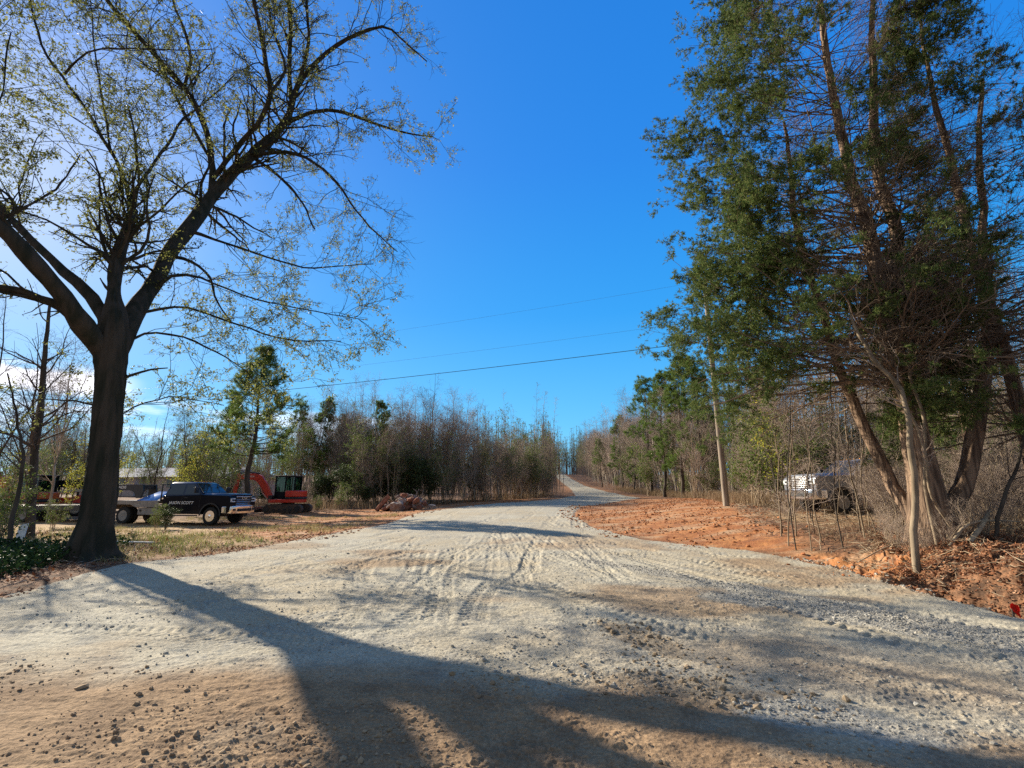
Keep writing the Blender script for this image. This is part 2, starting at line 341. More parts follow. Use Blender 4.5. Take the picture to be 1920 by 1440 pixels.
# churned mud and loose stone patches on the right of the foreground
def blob(x, y, cx, cy, sx_, sy_, a=0):
    c, s = cos(R_(a)), sin(R_(a)); u = (x - cx) * c + (y - cy) * s; v = -(x - cx) * s + (y - cy) * c
    return np.exp(-(u / sx_) ** 2 - (v / sy_) ** 2)
nz = fbm(GX * 2.2, GY * 2.2, 71, 5, .6)
mud = sm(.42, .62, (blob(GX, GY, 1.45, 5.6, .9, .28, -62) + blob(GX, GY, 1.5, 4.25, .9, .34, -25) + .8 * blob(GX, GY, 1.9, 7.3, 1.8, .3, -35)) * (.35 + 1.3 * nz)) * .6
loose = sm(.35, .6, (blob(GX, GY, 4.6, 6.4, 3.0, .6, -48) + blob(GX, GY, 2.3, 3.75, .8, .35, -20) + .9 * blob(GX, GY, 3.1, 9.5, 3.5, .35, -55) + .6 * blob(GX, GY, 5, 4.2, 1.6, .8, -20)) * (.3 + 1.4 * nz))
GZ += .035 * mud * (fbm(GX * 6, GY * 6, 72, 4, .6) - .45)
dl = np.interp(GX, [-12, -6, -2, 0, 1.5, 3, 5], [5.4, 5.0, 4.75, 4.6, 4.0, 3.2, 2.2])
dirt = sm(.45, -.45, GY - dl + 1.5 * (fbm(GX * .9, GY * .9, 81, 4) - .5)) * gcov
dirt = np.maximum(dirt, .75 * gcov * sm(.55, .7, fbm(GX * .35, GY * .5, 83, 3)) * sm(3, 7, GY) * sm(20, 12, GY))
dirt = np.maximum(dirt, .6 * gcov * np.clip(blob(GX, GY, 3.2, 4.6, 2.6, .7, -25), 0, 1))
clay = sm(.6, -.6, clr)
farclear = sm(2.5, .3, gsd) * sm(30, 50, GY) * .55
clay = np.maximum(clay, farclear)
clay = np.maximum(clay, sm(.55, .2, gsd) * sm(5.5, 7, GX) * sm(13, 11, GY) * .7 * (nz > .42))
straw = np.clip(sm(-6, -9, GX) * sm(11, 13.5, GY) * sm(31, 25, GY) + .7 * sm(8.6, 9.4, GX) * sm(13, 16, GY) * sm(22, 18, GY), 0, 1)
NR, NC = len(rad), len(ang)
ii = (np.arange(NR - 1)[:, None] * NC + np.arange(NC - 1)[None, :]).ravel()
Q = np.stack([ii, ii + 1, ii + NC + 1, ii + NC], 1)[:, ::-1]
qs = gsd[Q].mean(1) < 0
VV = np.stack([GX, GY, GZ], 1)
def sub_sheet(name, sel):
    q = Q[sel]; used = np.zeros(len(VV), bool); used[q.ravel()] = True
    remap = np.cumsum(used) - 1
    me = np_mesh(name, VV[used], [remap[q]], [M['ground']])
    for an, chans in (('zones', (gcov, clay, straw)), ('zones_b', (dirt, mud * gcov, loose * gcov))):
        ca = me.color_attributes.new(an, 'FLOAT_COLOR', 'POINT')
        buf = np.ones((used.sum(), 4), np.float32)
        for k in range(3): buf[:, k] = chans[k][used]
        ca.data.foreach_set('color', buf.ravel())
    o = link(name, me); tag(o, kind='structure'); return o
sub_sheet('ground', ~qs); sub_sheet('gravel_road', qs)
ZG = GZ.reshape(NR, NC)
def surf(x, y):
    """height of the finished ground sheet under x, y"""
    x = np.atleast_1d(np.asarray(x, float)); y = np.atleast_1d(np.asarray(y, float))
    a = np.interp(np.arctan2(x, y), ang, np.arange(NC)); r = np.interp(np.hypot(x, y), rad, np.arange(NR))
    ia = np.clip(a.astype(int), 0, NC - 2); ir = np.clip(r.astype(int), 0, NR - 2); fa = a - ia; fr = r - ir
    return (ZG[ir, ia] * (1 - fa) + ZG[ir, ia + 1] * fa) * (1 - fr) + (ZG[ir + 1, ia] * (1 - fa) + ZG[ir + 1, ia + 1] * fa) * fr
# ------------------------------------------------------------------ branches, leaves
def tubes(groups):
    """groups: list of (P (M,N,3), R (M,N), sides) -> V, F"""
    Vs, Fs, off = [], [], 0
    for P, Rd, s in groups:
        Mn, Nn, _ = P.shape
        if Mn == 0: continue
        T = np.gradient(P, axis=1); T /= np.linalg.norm(T, axis=2, keepdims=True) + 1e-9
        d0 = P[:, -1] - P[:, 0]; ref = np.where((np.abs(d0[:, 2:3]) > .8 * np.linalg.norm(d0, axis=1, keepdims=True)), [[1., .2, 0]], [[0, 0, 1.]])
        A = np.cross(T, ref[:, None, :]); A /= np.linalg.norm(A, axis=2, keepdims=True) + 1e-9
        B = np.cross(T, A)
        a = np.arange(s) * 2 * pi / s
        ring = P[:, :, None, :] + Rd[:, :, None, None] * (A[:, :, None, :] * np.cos(a)[:, None] + B[:, :, None, :] * np.sin(a)[:, None])
        Vs.append(ring.reshape(-1, 3))
        m = np.arange(Mn)[:, None, None] * Nn * s; n = np.arange(Nn - 1)[None, :, None] * s; k = np.arange(s)[None, None, :]
        k2 = (k + 1) % s
        f = np.stack([m + n + k, m + n + k2, m + n + s + k2, m + n + s + k], -1).reshape(-1, 4) + off
        Fs.append(f); off += Mn * Nn * s
    return np.concatenate(Vs), np.concatenate(Fs)
def norm(a): return a / (np.linalg.norm(a, axis=-1, keepdims=True) + 1e-9)
def spawn(P, Rd, k, L, ang, n, g, tlo=.3, thi=1., up=0., rr=.55, wob=.12, upc=0., tip=.35, flat=0., rmin=.002, Lt=.5, bias=None):
    Mn, Nn, _ = P.shape
    t = g.uniform(tlo, thi, (Mn, k)) * (Nn - 1.001)
    i = t.astype(int); f = (t - i)[..., None]; r = np.arange(Mn)[:, None]
    p = P[r, i] * (1 - f) + P[r, i + 1] * f; T = norm(P[r, i + 1] - P[r, i])
    R0 = Rd[r, i] * (1 - f[..., 0]) + Rd[r, i + 1] * f[..., 0]
    v = g.normal(size=T.shape); v[..., 2] *= (1 - flat); v = norm(v - (v * T).sum(-1, keepdims=True) * T)
    a = np.radians(ang) * g.uniform(.7, 1.3, (Mn, k))[..., None]
    D = np.cos(a) * T + np.sin(a) * v; D[..., 2] += up
    if bias is not None: D += np.asarray(bias)
    D = norm(D)
    tt = (t / (Nn - 1) - tlo) / max(thi - tlo, 1e-6)
    LL = (L if np.isscalar(L) else L[:, None]) * (1 - Lt * tt) * g.uniform(.6, 1.25, (Mn, k))
    p = p.reshape(-1, 3); D = D.reshape(-1, 3); LL = LL.reshape(-1); R0 = np.maximum(R0.reshape(-1) * rr, rmin)
    out = [p]
    for j in range(n - 1):
        p = p + D * (LL / (n - 1))[:, None]; out.append(p)
        D = D + g.normal(size=D.shape) * wob; D[:, 2] += upc; D = norm(D)
    P2 = np.stack(out, 1); R2 = R0[:, None] * np.linspace(1, tip, n)[None, :]
    return P2, np.maximum(R2, rmin * .6)
def leaves(P, per, size, g, tlo=.2, spread=.03, aspect=.5, hang=0.):
    Mn, Nn, _ = P.shape
    if Mn == 0: return np.zeros((0, 3)), np.zeros((0, 4), int)
    cnt = int(Mn * per); r = g.integers(0, Mn, cnt)
    t = g.uniform(tlo, 1, cnt) * (Nn - 1.001); i = t.astype(int); f = (t - i)[:, None]
    c = P[r, i] * (1 - f) + P[r, i + 1] * f + g.normal(size=(cnt, 3)) * spread
    u = g.normal(size=(cnt, 3)); u[:, 2] -= hang; u = norm(u); w = norm(np.cross(u, g.normal(size=(cnt, 3))))
    s = size * g.uniform(.6, 1.3, cnt)[:, None]
    V = np.stack([c, c + u * s * .5 + w * s * aspect * .5, c + u * s, c + u * s * .5 - w * s * aspect * .5], 1).reshape(-1, 3)
    F = np.arange(cnt * 4).reshape(-1, 4)
    return V, F
def needles(P, per, nn, size, g, tlo=.3, spread=.02, width=.012, up=.3):
    """tufts: nn thin blades fanning out of each tuft point"""
    Mn, Nn, _ = P.shape; cnt = int(Mn * per); r = g.integers(0, Mn, cnt)
    t = g.uniform(tlo, 1, cnt) * (Nn - 1.001); i = t.astype(int); f = (t - i)[:, None]
    T = norm(P[r, i + 1] - P[r, i])
    c = P[r, i] * (1 - f) + P[r, i + 1] * f + g.normal(size=(cnt, 3)) * spread
    c = np.repeat(c, nn, 0); T = np.repeat(T, nn, 0)
    u = norm(T * .8 + g.normal(size=c.shape) * .75 + [0, 0, up]); w = norm(np.cross(u, g.normal(size=c.shape)))
    s = size * g.uniform(.6, 1.2, len(c))[:, None]
    V = np.stack([c + w * width * .5, c - w * width * .5, c + u * s - w * width * .25, c + u * s + w * width * .25], 1).reshape(-1, 3)
    return V, np.arange(len(c) * 4).reshape(-1, 4)
def crown_mesh(name, groups, leafs, mats):
    V, F = tubes(groups); idx = [np.zeros(len(F), int)]; Vs = [V]; Fs = [F]; off = len(V)
    for k, (lv, lf) in enumerate(leafs):
        Vs.append(lv); Fs.append(lf + off); off += len(lv); idx.append(np.full(len(lf), k + 1))
    return np_mesh(name, np.concatenate(Vs), [np.concatenate(Fs)], mats, np.concatenate(idx))
def pline(pts, n):
    """resample a list of (x,y,z,r) smoothly into n points"""
    a = np.array(pts, float); d = np.r_[0, np.cumsum(np.linalg.norm(np.diff(a[:, :3], axis=0), axis=1))]
    t = np.linspace(0, d[-1], n)
    # Catmull-Rom style smoothing by Hermite interpolation
    out = np.zeros((n, 4)); m = np.gradient(a, d, axis=0)
    j = np.clip(np.searchsorted(d, t, side='right') - 1, 0, len(d) - 2); h = (d[j + 1] - d[j])[:, None]; s = ((t - d[j])[:, None]) / h
    out = (2 * s ** 3 - 3 * s ** 2 + 1) * a[j] + (s ** 3 - 2 * s ** 2 + s) * h * m[j] + (-2 * s ** 3 + 3 * s ** 2) * a[j + 1] + (s ** 3 - s ** 2) * h * m[j + 1]
    return out[:, :3], np.maximum(out[:, 3], .003)
def limb_noise(P, g, amp):
    P = P.copy(); n = len(P); w = np.cumsum(g.normal(size=(n, 3)), 0); w -= np.linspace(0, 1, n)[:, None] * w[-1]
    return P + w * amp

# ------------------------------------------------------------------ the big oak on the left
g = np.random.default_rng(3)
def px_limb(pts):
    """(px, py, width px, depth) read off the photograph -> (x, y, z, radius)"""
    out = []
    for px, py, w, Y in pts:
        p = atY(px, py, Y); zc = Y * CP + (p.z - CAM_H) * SP
        obl = 1.22 if abs(px - 960) > 500 else 1.08
        out.append((p.x, p.y, p.z, w / FPX * zc / 2 / obl))
    return out
OAK = [  # trunk and scaffold limbs: (points, samples)
 ([(172,1062,150,12),(172,1045,112,12),(176,1010,88,12),(188,920,70,12),(200,800,64,12),(207,700,68,12),(210,640,74,12),(214,600,62,12),(214,560,36,12.1),(218,500,36,12.4),(235,440,28,12.8),(250,395,22,13.2)], 150),
 ([(196,680,62,12),(180,650,56,11.8),(150,605,52,11.2),(115,550,46,10.7),(75,505,44,10.3),(35,460,41,10),(0,425,38,9.8),(-80,350,34,9.4),(-200,240,24,9),(-330,100,16,8.6),(-460,-60,9,8.2)], 30),
 ([(207,640,44,12),(192,590,34,12.1),(150,535,28,12.4),(105,495,24,12.8),(50,440,19,13.3),(-20,370,15,14),(-120,260,10,14.8),(-220,120,6,15.5)], 24),
 ([(155,612,30,11.3),(115,575,26,11),(60,552,21,10.7),(0,540,18,10.3),(-110,515,14,9.8),(-240,500,8,9.2)], 18),
 ([(216,680,60,12),(232,640,54,12.2),(250,590,50,12.8),(290,530,40,13.8),(320,470,40,15),(360,420,36,16),(400,365,31,17),(450,310,27,17.8),(500,268,21,18.4),(540,220,16,18.8),(556,165,12,19),(600,110,10,19.2),(680,60,8,19.3),(722,50,6,19.3),(760,80,4,19.3),(800,115,3,19.4)], 44),
 ([(400,368,22,17),(400,320,17,17.1),(385,240,15,17),(352,172,14,16.6),(300,110,13,16),(250,50,12,15.5),(205,0,11,15.2),(140,-90,8,14.6),(60,-200,4,14)], 30),
 ([(386,300,10,17),(350,230,9,17.6),(320,170,7,18.2),(300,120,5,18.6),(270,60,3,19)], 14),
 ([(405,340,15,17.2),(440,290,13,17),(490,228,11,16.6),(506,180,12,16.2),(497,120,11,15.8),(485,60,10,15.4),(470,0,9,15),(450,-90,7,14.6),(430,-200,4,14)], 26),
 ([(357,165,9,16.6),(362,110,8,16.2),(345,50,7,15.8),(325,0,6,15.4),(300,-80,4,15)], 14),
 ([(554,200,12,18.8),(546,130,11,18.6),(546,60,10,18.4),(540,0,9,18.2),(530,-90,6,18),(520,-180,4,17.8)], 18),
 ([(500,180,7,16.2),(530,140,7,16.6),(520,80,6,17),(505,20,5,17.4),(500,-60,3,17.8)], 12),
 ([(560,160,9,18.8),(577,90,8,18.4),(575,0,6,18),(580,-90,4,17.6)], 14),
 ([(552,228,10,18.7),(600,205,9,18.2),(650,212,8,17.8),(720,235,6,17.4),(770,250,4,17),(812,256,2.5,16.8)], 18),
 ([(500,302,11,18.2),(550,288,9,17.8),(600,310,7,17.4),(640,350,6,17),(670,395,5,16.8),(700,430,3.5,16.6),(745,472,2,16.4)], 18),
 ([(290,560,13,13.4),(340,522,9,13.8),(390,530,6,14.4),(480,558,4,15),(600,585,2.5,15.6),(690,600,1.6,16)], 18),
 ([(330,500,10,15),(365,497,8,15),(395,520,6,15),(405,560,5,15),(430,600,3,15)], 14),
 ([(262,610,9,13),(330,582,7,13.4),(420,598,5,14.2),(520,628,4,15),(640,640,2,16)], 18),
 ([(244,640,8,12.3),(300,622,6,12.8),(380,650,5,13.6),(450,690,3,14.4),(520,745,2,15)], 16),
 ([(350,440,12,15.8),(400,450,8,16.2),(470,470,5,16.8),(560,500,4,17.6),(700,495,2,18.4)], 16),
 ([(470,300,9,18),(520,330,7,18.8),(560,370,5,19.4),(590,430,3,20)], 14),
 ([(252,395,15,11.3),(243,368,11,11.2),(205,280,9,11),(165,222,8,10.8),(110,140,7,10.6),(75,80,6,10.4),(55,0,5,10.2),(50,-90,3,10)], 24),
 ([(205,282,7,11),(192,190,6,11.4),(180,90,4,11.8),(170,10,3,12.2)], 14),
 ([(258,385,12,11.4),(290,320,9,12),(320,268,8,12.6),(345,225,7,13),(372,205,5,13.4),(440,140,3,14)], 16),
 ([(245,400,9,11.3),(258,340,7,11.2),(256,280,6,10.9),(240,200,4,10.6)], 12),
 ([(120,140,6,10.6),(150,105,5,10.2),(210,90,4,9.8),(300,95,3,9.4),(400,92,2,9.2)], 14),
 ([(-20,405,12,9.7),(40,380,7,9.9),(110,345,5,10.2),(150,290,3,10.4)], 12),
 ([(35,465,12,10),(-10,380,9,9.6),(-30,290,7,9.3),(0,180,5,9.2),(20,60,3,9)], 16),
 ([(-90,345,14,9.4),(-60,240,9,9.6),(-30,120,6,9.8),(-10,0,4,10)], 14),
 ([(238,716,9,12),(265,700,7,12.2),(290,692,5,12.4),(314,690,3,12.6)], 8),
 ([(202,545,10,11.9),(190,530,7,11.8),(185,520,3,11.7)], 5),
 ([(178,770,8,12.1),(160,762,6,12.2),(120,748,4,12.4),(60,750,2.5,12.8)], 10),
 ([(224,800,6,12.1),(260,760,4,12.5),(330,740,3,13.2),(420,760,2,14)], 12),
]
limbs = []
def snap(pts, prev):
    """start a limb on the nearest wood already grown"""
    p = np.array(pts[0][:3]); best = min(((np.linalg.norm(P[:, :3] - p, axis=1).min(), k) for k, (P, _) in enumerate(prev)), default=(9, 0))
    if best[0] < 1.6:
        P, Rd = prev[best[1]]; j = np.linalg.norm(P - p, axis=1).argmin(); d = P[j] - p; out = []
        for q, w in zip(pts, [1, .45, .15] + [0] * len(pts)): out.append((q[0] + d[0] * w, q[1] + d[1] * w, q[2] + d[2] * w, min(q[3], Rd[j] * .9)))
        return out
    return pts
for li, (pts, n) in enumerate(OAK):
    if li in (20, 21, 22, 23): pts = [(a, b, c, d + 1.9) for a, b, c, d in pts]
    P, Rd = pline(snap(px_limb(pts), limbs) if li else px_limb(pts), n); Rd = Rd * (.84 if li else np.interp(P[:, 2], [0, 1, 3, 4.6, 6, 7], [.92, .88, .86, .84, .8, .8]))
    if n > 8 and pts[0][2] < 60: P = np.r_[P[:2], limb_noise(P[2:], g, .022)]
    limbs.append((P, Rd))
oak = empty('oak_tree', (0, 0, 0), 0, 'large spreading oak with dark forked trunk and sparse yellow-green leaves, left of the gravel', 'tree')
org = Vector((limbs[0][0][0][0], limbs[0][0][0][1], 0)); oak.location = org; OO = np.array(org)
tg = []
for i, (P, Rd) in enumerate(limbs):
    if i == 0:
        Rd = Rd.copy(); P = P.copy(); P[0, 2] = -.25; Rd[0] *= 1.1
    Rd = Rd * (1 + (.05 if i else .006) * g.normal(size=len(Rd)))
    tg.append(((P - OO)[None], Rd[None], 72 if i == 0 else (14 if Rd[0] > .12 else 7)))
V, F = tubes(tg)
# ridged, buttressed bark on the thick wood
h = V[:, 2]; a = np.arctan2(V[:, 1], V[:, 0]); flare = np.exp(-np.clip(h, 0, 9) / .45)
k = 1 + flare * (.22 * np.sin(a * 5 + 1) + .1 * np.sin(a * 9)); near = (h < 2.0)
V[near, 0] *= k[near]; V[near, 1] *= k[near]
n0 = 150 * 72; c0 = limbs[0][0] - OO; cx_ = np.repeat(c0[:, 0], 72); cy_ = np.repeat(c0[:, 1], 72); aa = np.arctan2(V[:n0, 1] - cy_, V[:n0, 0] - cx_)
rg = np.abs(fbm(np.cos(aa) * 4.2 + 9, np.sin(aa) * 4.2 + V[:n0, 2] * .55, 14, 4, .6) - .5) * 2 + .6 * np.abs(fbm(np.cos(aa) * 10 + 9, np.sin(aa) * 10 + V[:n0, 2] * 1.6, 15, 3, .6) - .5)
rr0 = np.hypot(V[:n0, 0] - cx_, V[:n0, 1] - cy_); fk = 1 + (rg - .35) * .055 / np.maximum(rr0, .1); V[:n0, 0] = cx_ + (V[:n0, 0] - cx_) * fk; V[:n0, 1] = cy_ + (V[:n0, 1] - cy_) * fk
V = V + (fbm(V[:, 0] * 9 + V[:, 1] * 7, V[:, 2] * 1.2, 4, 3)[:, None] - .5) * .03 + (fbm(V[:, 0] * 22 + 3, V[:, 1] * 22 + V[:, 2] * 1.5, 8, 2)[:, None] - .5) * .03 * (V[:, 2:3] < 6)
me = np_mesh('trunk', V, [F], [M['oak_bark']]); link('trunk', me, oak)
groups = []; leafs = []
TW = []
for i, (P, Rd) in enumerate(limbs):
    if i in (28, 29): continue
    L = np.linalg.norm(np.diff(P, axis=0), axis=1).sum()
    thick = Rd[0]
    p1 = (P - OO)[None]; r1 = Rd[None]
    lo = .72 if i == 0 else (.3 if thick > .15 else .12)
    k1 = max(4, int(L * 2.5))
    A = spawn(p1, r1, k1, min(2.9, .5 * L + .6), 50, 9, g, tlo=lo, up=.10, rr=.30, wob=.17, upc=-.01, rmin=.010, Lt=.35)
    B = spawn(*A, 6, 1.0, 48, 6, g, tlo=.15, up=.0, rr=.62, wob=.2, rmin=.006)
    C = spawn(*B, 4, .45, 48, 4, g, tlo=.1, rr=.7, wob=.22, rmin=.0042)
    # twigs straight off thin limbs
    D = spawn(p1, r1, int(L * 4), .6, 55, 4, g, tlo=lo, rr=.2, wob=.2, rmin=.003)
    groups += [(A[0], A[1], 5), (B[0], B[1], 4), (C[0], C[1], 3), (D[0], D[1], 3)]
    TW += [(C[0], 1.0, i), (B[0], .9, i), (D[0], .9, i)]
for P, w, i in TW:
    bare = .45 if i in (13,) else 1.0
    # leaves come in clumps: some twigs carry none
    keep = fbm(P[:, -1, 0] * .9 + 50, P[:, -1, 2] * .9 + P[:, -1, 1] * .5, 12, 2) > .33
    leafs.append(leaves(P[keep], 7.2 * w * bare, .082, g, .25, .03, .42, .3))
LV = []; LF = []; off = 0
for v, f in leafs: LV.append(v); LF.append(f + off); off += len(v)
me = crown_mesh('crown', groups, [(np.concatenate(LV), np.concatenate(LF))], [M['oak_bark'], M['oak_leaf']])
link('crown', me, oak)
print('oak leaves', off // 4, 'faces', len(me.polygons))

# ------------------------------------------------------------------ the red cedars on the right
def cedar(name, label, stems, org, seed, rad_fn, dens=1.0, fol=1.0, cat='tree', fsize=.075):
    g = np.random.default_rng(seed); root = empty(name, org, 0, label, cat); OO = np.array(org)
    tg = []; groups = []; LV = []; LF = []; off = 0
    for pts, n, kb, h0, h1 in stems:
        P, Rd = pline(pts, n); P = np.r_[P[:2], limb_noise(P[2:], g, .03)] - OO; P[0, 2] -= .2
        tg.append((P[None], Rd[None], 30))
        if not kb: continue
        # long, thin, nearly level branches; foliage only on their outer part
        kk = int(kb * dens)
        t = np.where(g.random(kk) < .28, g.uniform(h0, h0 + .28 * (h1 - h0), kk), g.uniform(h0, h1, kk)) * (n - 1.001); i = t.astype(int); f = (t - i)[:, None]
        p = P[i] * (1 - f) + P[i + 1] * f; R0 = np.maximum(Rd[i] * .16, .010)
        az = g.uniform(0, 2 * pi, kk); Lb = rad_fn(az, p[:, 2] + OO[2]) * np.minimum(g.uniform(.7, 1.12, kk), 1.0)
        el = g.uniform(-.1, .5, kk); D = np.stack([np.cos(az) * np.cos(el), np.sin(az) * np.cos(el), np.sin(el)], 1)
        out = [p]; q = p; nb = 12
        for j in range(nb - 1):
            q = q + D * (Lb / (nb - 1))[:, None]; out.append(q)
            D = norm(D + g.normal(size=D.shape) * .09 + [0, 0, .0 if j < 6 else .03])
        A = (np.stack(out, 1), R0[:, None] * np.linspace(1, .25, nb)[None])
        B = spawn(*A, 12, Lb.mean() * .36, 42, 6, g, tlo=.2, thi=.98, rr=.5, wob=.14, upc=.03, rmin=.004, Lt=.4, flat=.35)
        C = spawn(*B, 5, .50, 45, 4, g, tlo=.2, rr=.6, wob=.2, rmin=.003)
        groups += [(A[0], A[1], 5), (B[0], B[1], 4), (C[0], C[1], 3)]
        ax = P[:, :2]
        for Pk, per in ((C[0], 7.5), (B[0], 9.0)):
            e = Pk[:, -1]; cx = np.interp(e[:, 2], P[:, 2], P[:, 0]); cy = np.interp(e[:, 2], P[:, 2], P[:, 1])
            rr = np.hypot(e[:, 0] - cx, e[:, 1] - cy); az_ = np.arctan2(e[:, 1] - cy, e[:, 0] - cx)
            rel = rr / rad_fn(az_, e[:, 2] + OO[2]); nn_ = fbm(e[:, 0] * .8 + 31, e[:, 2] * .8 + e[:, 1] * .6, seed, 3)
            keep = (rel + (nn_ - .5) * 1.3) > (.74 + .28 * np.cos(az_) + (.42 + .25 * (e[:, 2] < 7)) * np.clip(-np.sin(az_), 0, 1) + .22 * np.clip(np.sin(az_), 0, 1) + .10 * (e[:, 2] < 2.2) - .12 * ((e[:, 2] > 2.6) & (e[:, 2] < 7) & (np.cos(az_) < 0)))
            v, f_ = needles(Pk[keep], per * fol, 9, fsize, g, .1, .035, .0125, .2)
            LV.append(v); LF.append(f_ + off); off += len(v)
    V, F = tubes(tg); V = V + (fbm(V[:, 0] * 8 + V[:, 1] * 9, V[:, 2] * .9, 9, 3)[:, None] - .5) * .09 + (fbm(V[:, 0] * 30, V[:, 1] * 30 + V[:, 2] * 2, 19, 2)[:, None] - .5) * .05
    link('trunk', np_mesh('trunk', V, [F], [M['cedar_bark']]), root)
    me = crown_mesh('crown', groups, [(np.concatenate(LV), np.concatenate(LF))], [M['cedar_twig'], M['cedar_leaf']])
    link('crown', me, root); print(name, len(me.polygons)); return root
def radf(left, back, right, front, hts, mul):
    def f(az, z):
        c, s = np.cos(az), np.sin(az)
        r = np.where(c < 0, left, right) * c * c + np.where(s > 0, back, front) * s * s
        return r * np.interp(z, hts, mul)
    return f
Yc = 10.8
s_main = px_limb([(1748,1005,112,Yc),(1742,960,80,Yc),(1728,880,78,Yc),(1705,780,62,Yc),(1678,650,48,Yc),(1655,560,42,Yc),(1632,450,36,Yc+.1),(1608,360,30,Yc+.1),(1585,250,24,Yc+.2),(1562,120,19,Yc+.2),(1545,0,15,Yc+.3),(1525,-140,16,Yc+.3),(1505,-300,8,Yc+.3)])
s_two = px_limb([(1722,985,48,Yc+.2),(1690,930,40,Yc+.5),(1640,840,34,Yc+.9),(1600,750,30,Yc+1.1),(1565,650,25,Yc+1.2),(1540,560,21,Yc+1.2),(1515,460,22,Yc+1.2),(1490,360,16,Yc+1.2),(1470,230,8,Yc+1.2)])
s_thr = px_limb([(1772,985,46,Yc),(1800,915,36,Yc),(1835,800,33,Yc-.1),(1848,700,27,Yc-.1),(1856,600,22,Yc-.1),(1852,480,17,Yc),(1850,340,13,Yc),(1842,150,8,Yc)])
s_fou = px_limb([(1655,560,34,Yc),(1690,450,26,Yc+.1),(1660,330,22,Yc+.2),(1650,200,18,Yc+.3),(1640,60,12,Yc+.4),(1630,-120,6,Yc+.5)])
corg = (s_main[0][0], s_main[0][1], hz(s_main[0][0], s_main[0][1]))
thin = lambda st, k: [(a, b, c, r * k) for a, b, c, r in st]
s_main = [(a, b, c, r * (1 if c < 2 else .8)) for a, b, c, r in s_main]
cedar('red_cedar', 'tall many stemmed red cedar with shredding bark and fine level branches, right of gravel', [(s_main, 40, 360, .15, 1), (thin(s_two, .72), 26, 90, .25, 1), (s_thr, 26, 70, .3, 1), (s_fou, 20, 50, .1, 1)], corg, 5,
      radf(4.9, 3.6, 3.8, 2.4, [0, 2, 3.5, 5, 8, 11, 15, 20], [.6, .95, 1.04, 1.02, .90, .86, .76, .35]), 1.0, 1.0)
def small_cedar(px, Y, h, seed, label, r=2.4, lean=0, k=90):
    x = gx(px, Y); z = hz(x, Y)
    st = [(x, Y, z, .17), (x + lean * .3, Y, z + h * .3, .12), (x + lean * .7, Y + .1, z + h * .65, .08), (x + lean, Y, z + h, .02)]
    return cedar('cedar_tree', label, [(st, 22, k, .14, 1)], (x, Y, z), seed, radf(r, r, r, r, [0, 2, h * .6, h + 1], [.6, 1, .8, .15]), 1, .9)
small_cedar(1955, 10.5, 14, 21, 'dark cedar at the right edge standing beside the many stemmed red cedar', 3.0, -.3, 120)
small_cedar(1840, 15.5, 10, 22, 'cedar behind the right leaning stem of the big red cedar', 2.6, .2, 80)
#small_cedar(1400, 21.5, 10.5, 23, 'cedar with drooping twigs around the top of the wooden utility pole', 2.2, 0, 70)
# ------------------------------------------------------------------ woodland: a few grown kinds, each tree an object of its own
def proto_sapling(seed, h=9, r=.05, kb=16, bl=1.3, up=.55, leafy=0, leafk='green_leaf', bark='grey_bark', twig='twig', lean=.3, lo=.3, sub=4, forks=0):
    g = np.random.default_rng(seed); n = 14
    zz_ = np.linspace(-.15, h, n); P = np.stack([np.zeros(n), np.zeros(n), zz_], 1); ln = g.normal(size=2) * lean
    P[:, :2] += ((zz_ / h) ** 1.4)[:, None] * ln; P = limb_noise(P, g, h * .006)[None]
    Rd = (r * (1 - zz_ / h * .9) + .008 * 0)[None]; Rd = np.maximum(Rd, .008)
    tg = [(P, Rd, 6)]
    base = (P, Rd)
    if forks:
        Fk = spawn(P, Rd, forks, h * .55, 16, 9, g, tlo=.08, thi=.5, rr=.7, wob=.06, upc=.02, Lt=.4); tg.append((Fk[0], Fk[1], 5))
        base = (np.concatenate([_rs(P, 9), Fk[0]]), np.concatenate([np.repeat(Rd[:, :1], 9, 1) * np.linspace(1, .15, 9), Fk[1]]))
    A = spawn(*base, kb, bl, 48, 6, g, tlo=lo, rr=.4, wob=.12, upc=.06, up=up * .4, rmin=.006, Lt=.55)
    B = spawn(*A, sub, bl * .5, 42, 4, g, tlo=.15, rr=.6, wob=.15, upc=.05, rmin=.0045)
    C = spawn(*B, 3, bl * .28, 42, 3, g, tlo=.1, rr=.7, wob=.15, upc=.05, rmin=.0035)
    groups = [(A[0], A[1], 3), (B[0], B[1], 3), (C[0], C[1], 3)]
    lv = []
    if leafy: lv = [leaves(np.concatenate([C[0], B[0][:, :3]]), leafy, .10, g, .1, .06, .6)]
    V, F = tubes(tg)
    return np_mesh('trunk', V, [F], [M[bark]]), crown_mesh('crown', groups, lv, [M[twig], M[leafk]])
def _rs(P, n):
    t = np.linspace(0, P.shape[1] - 1, n).astype(int); return P[:, t]
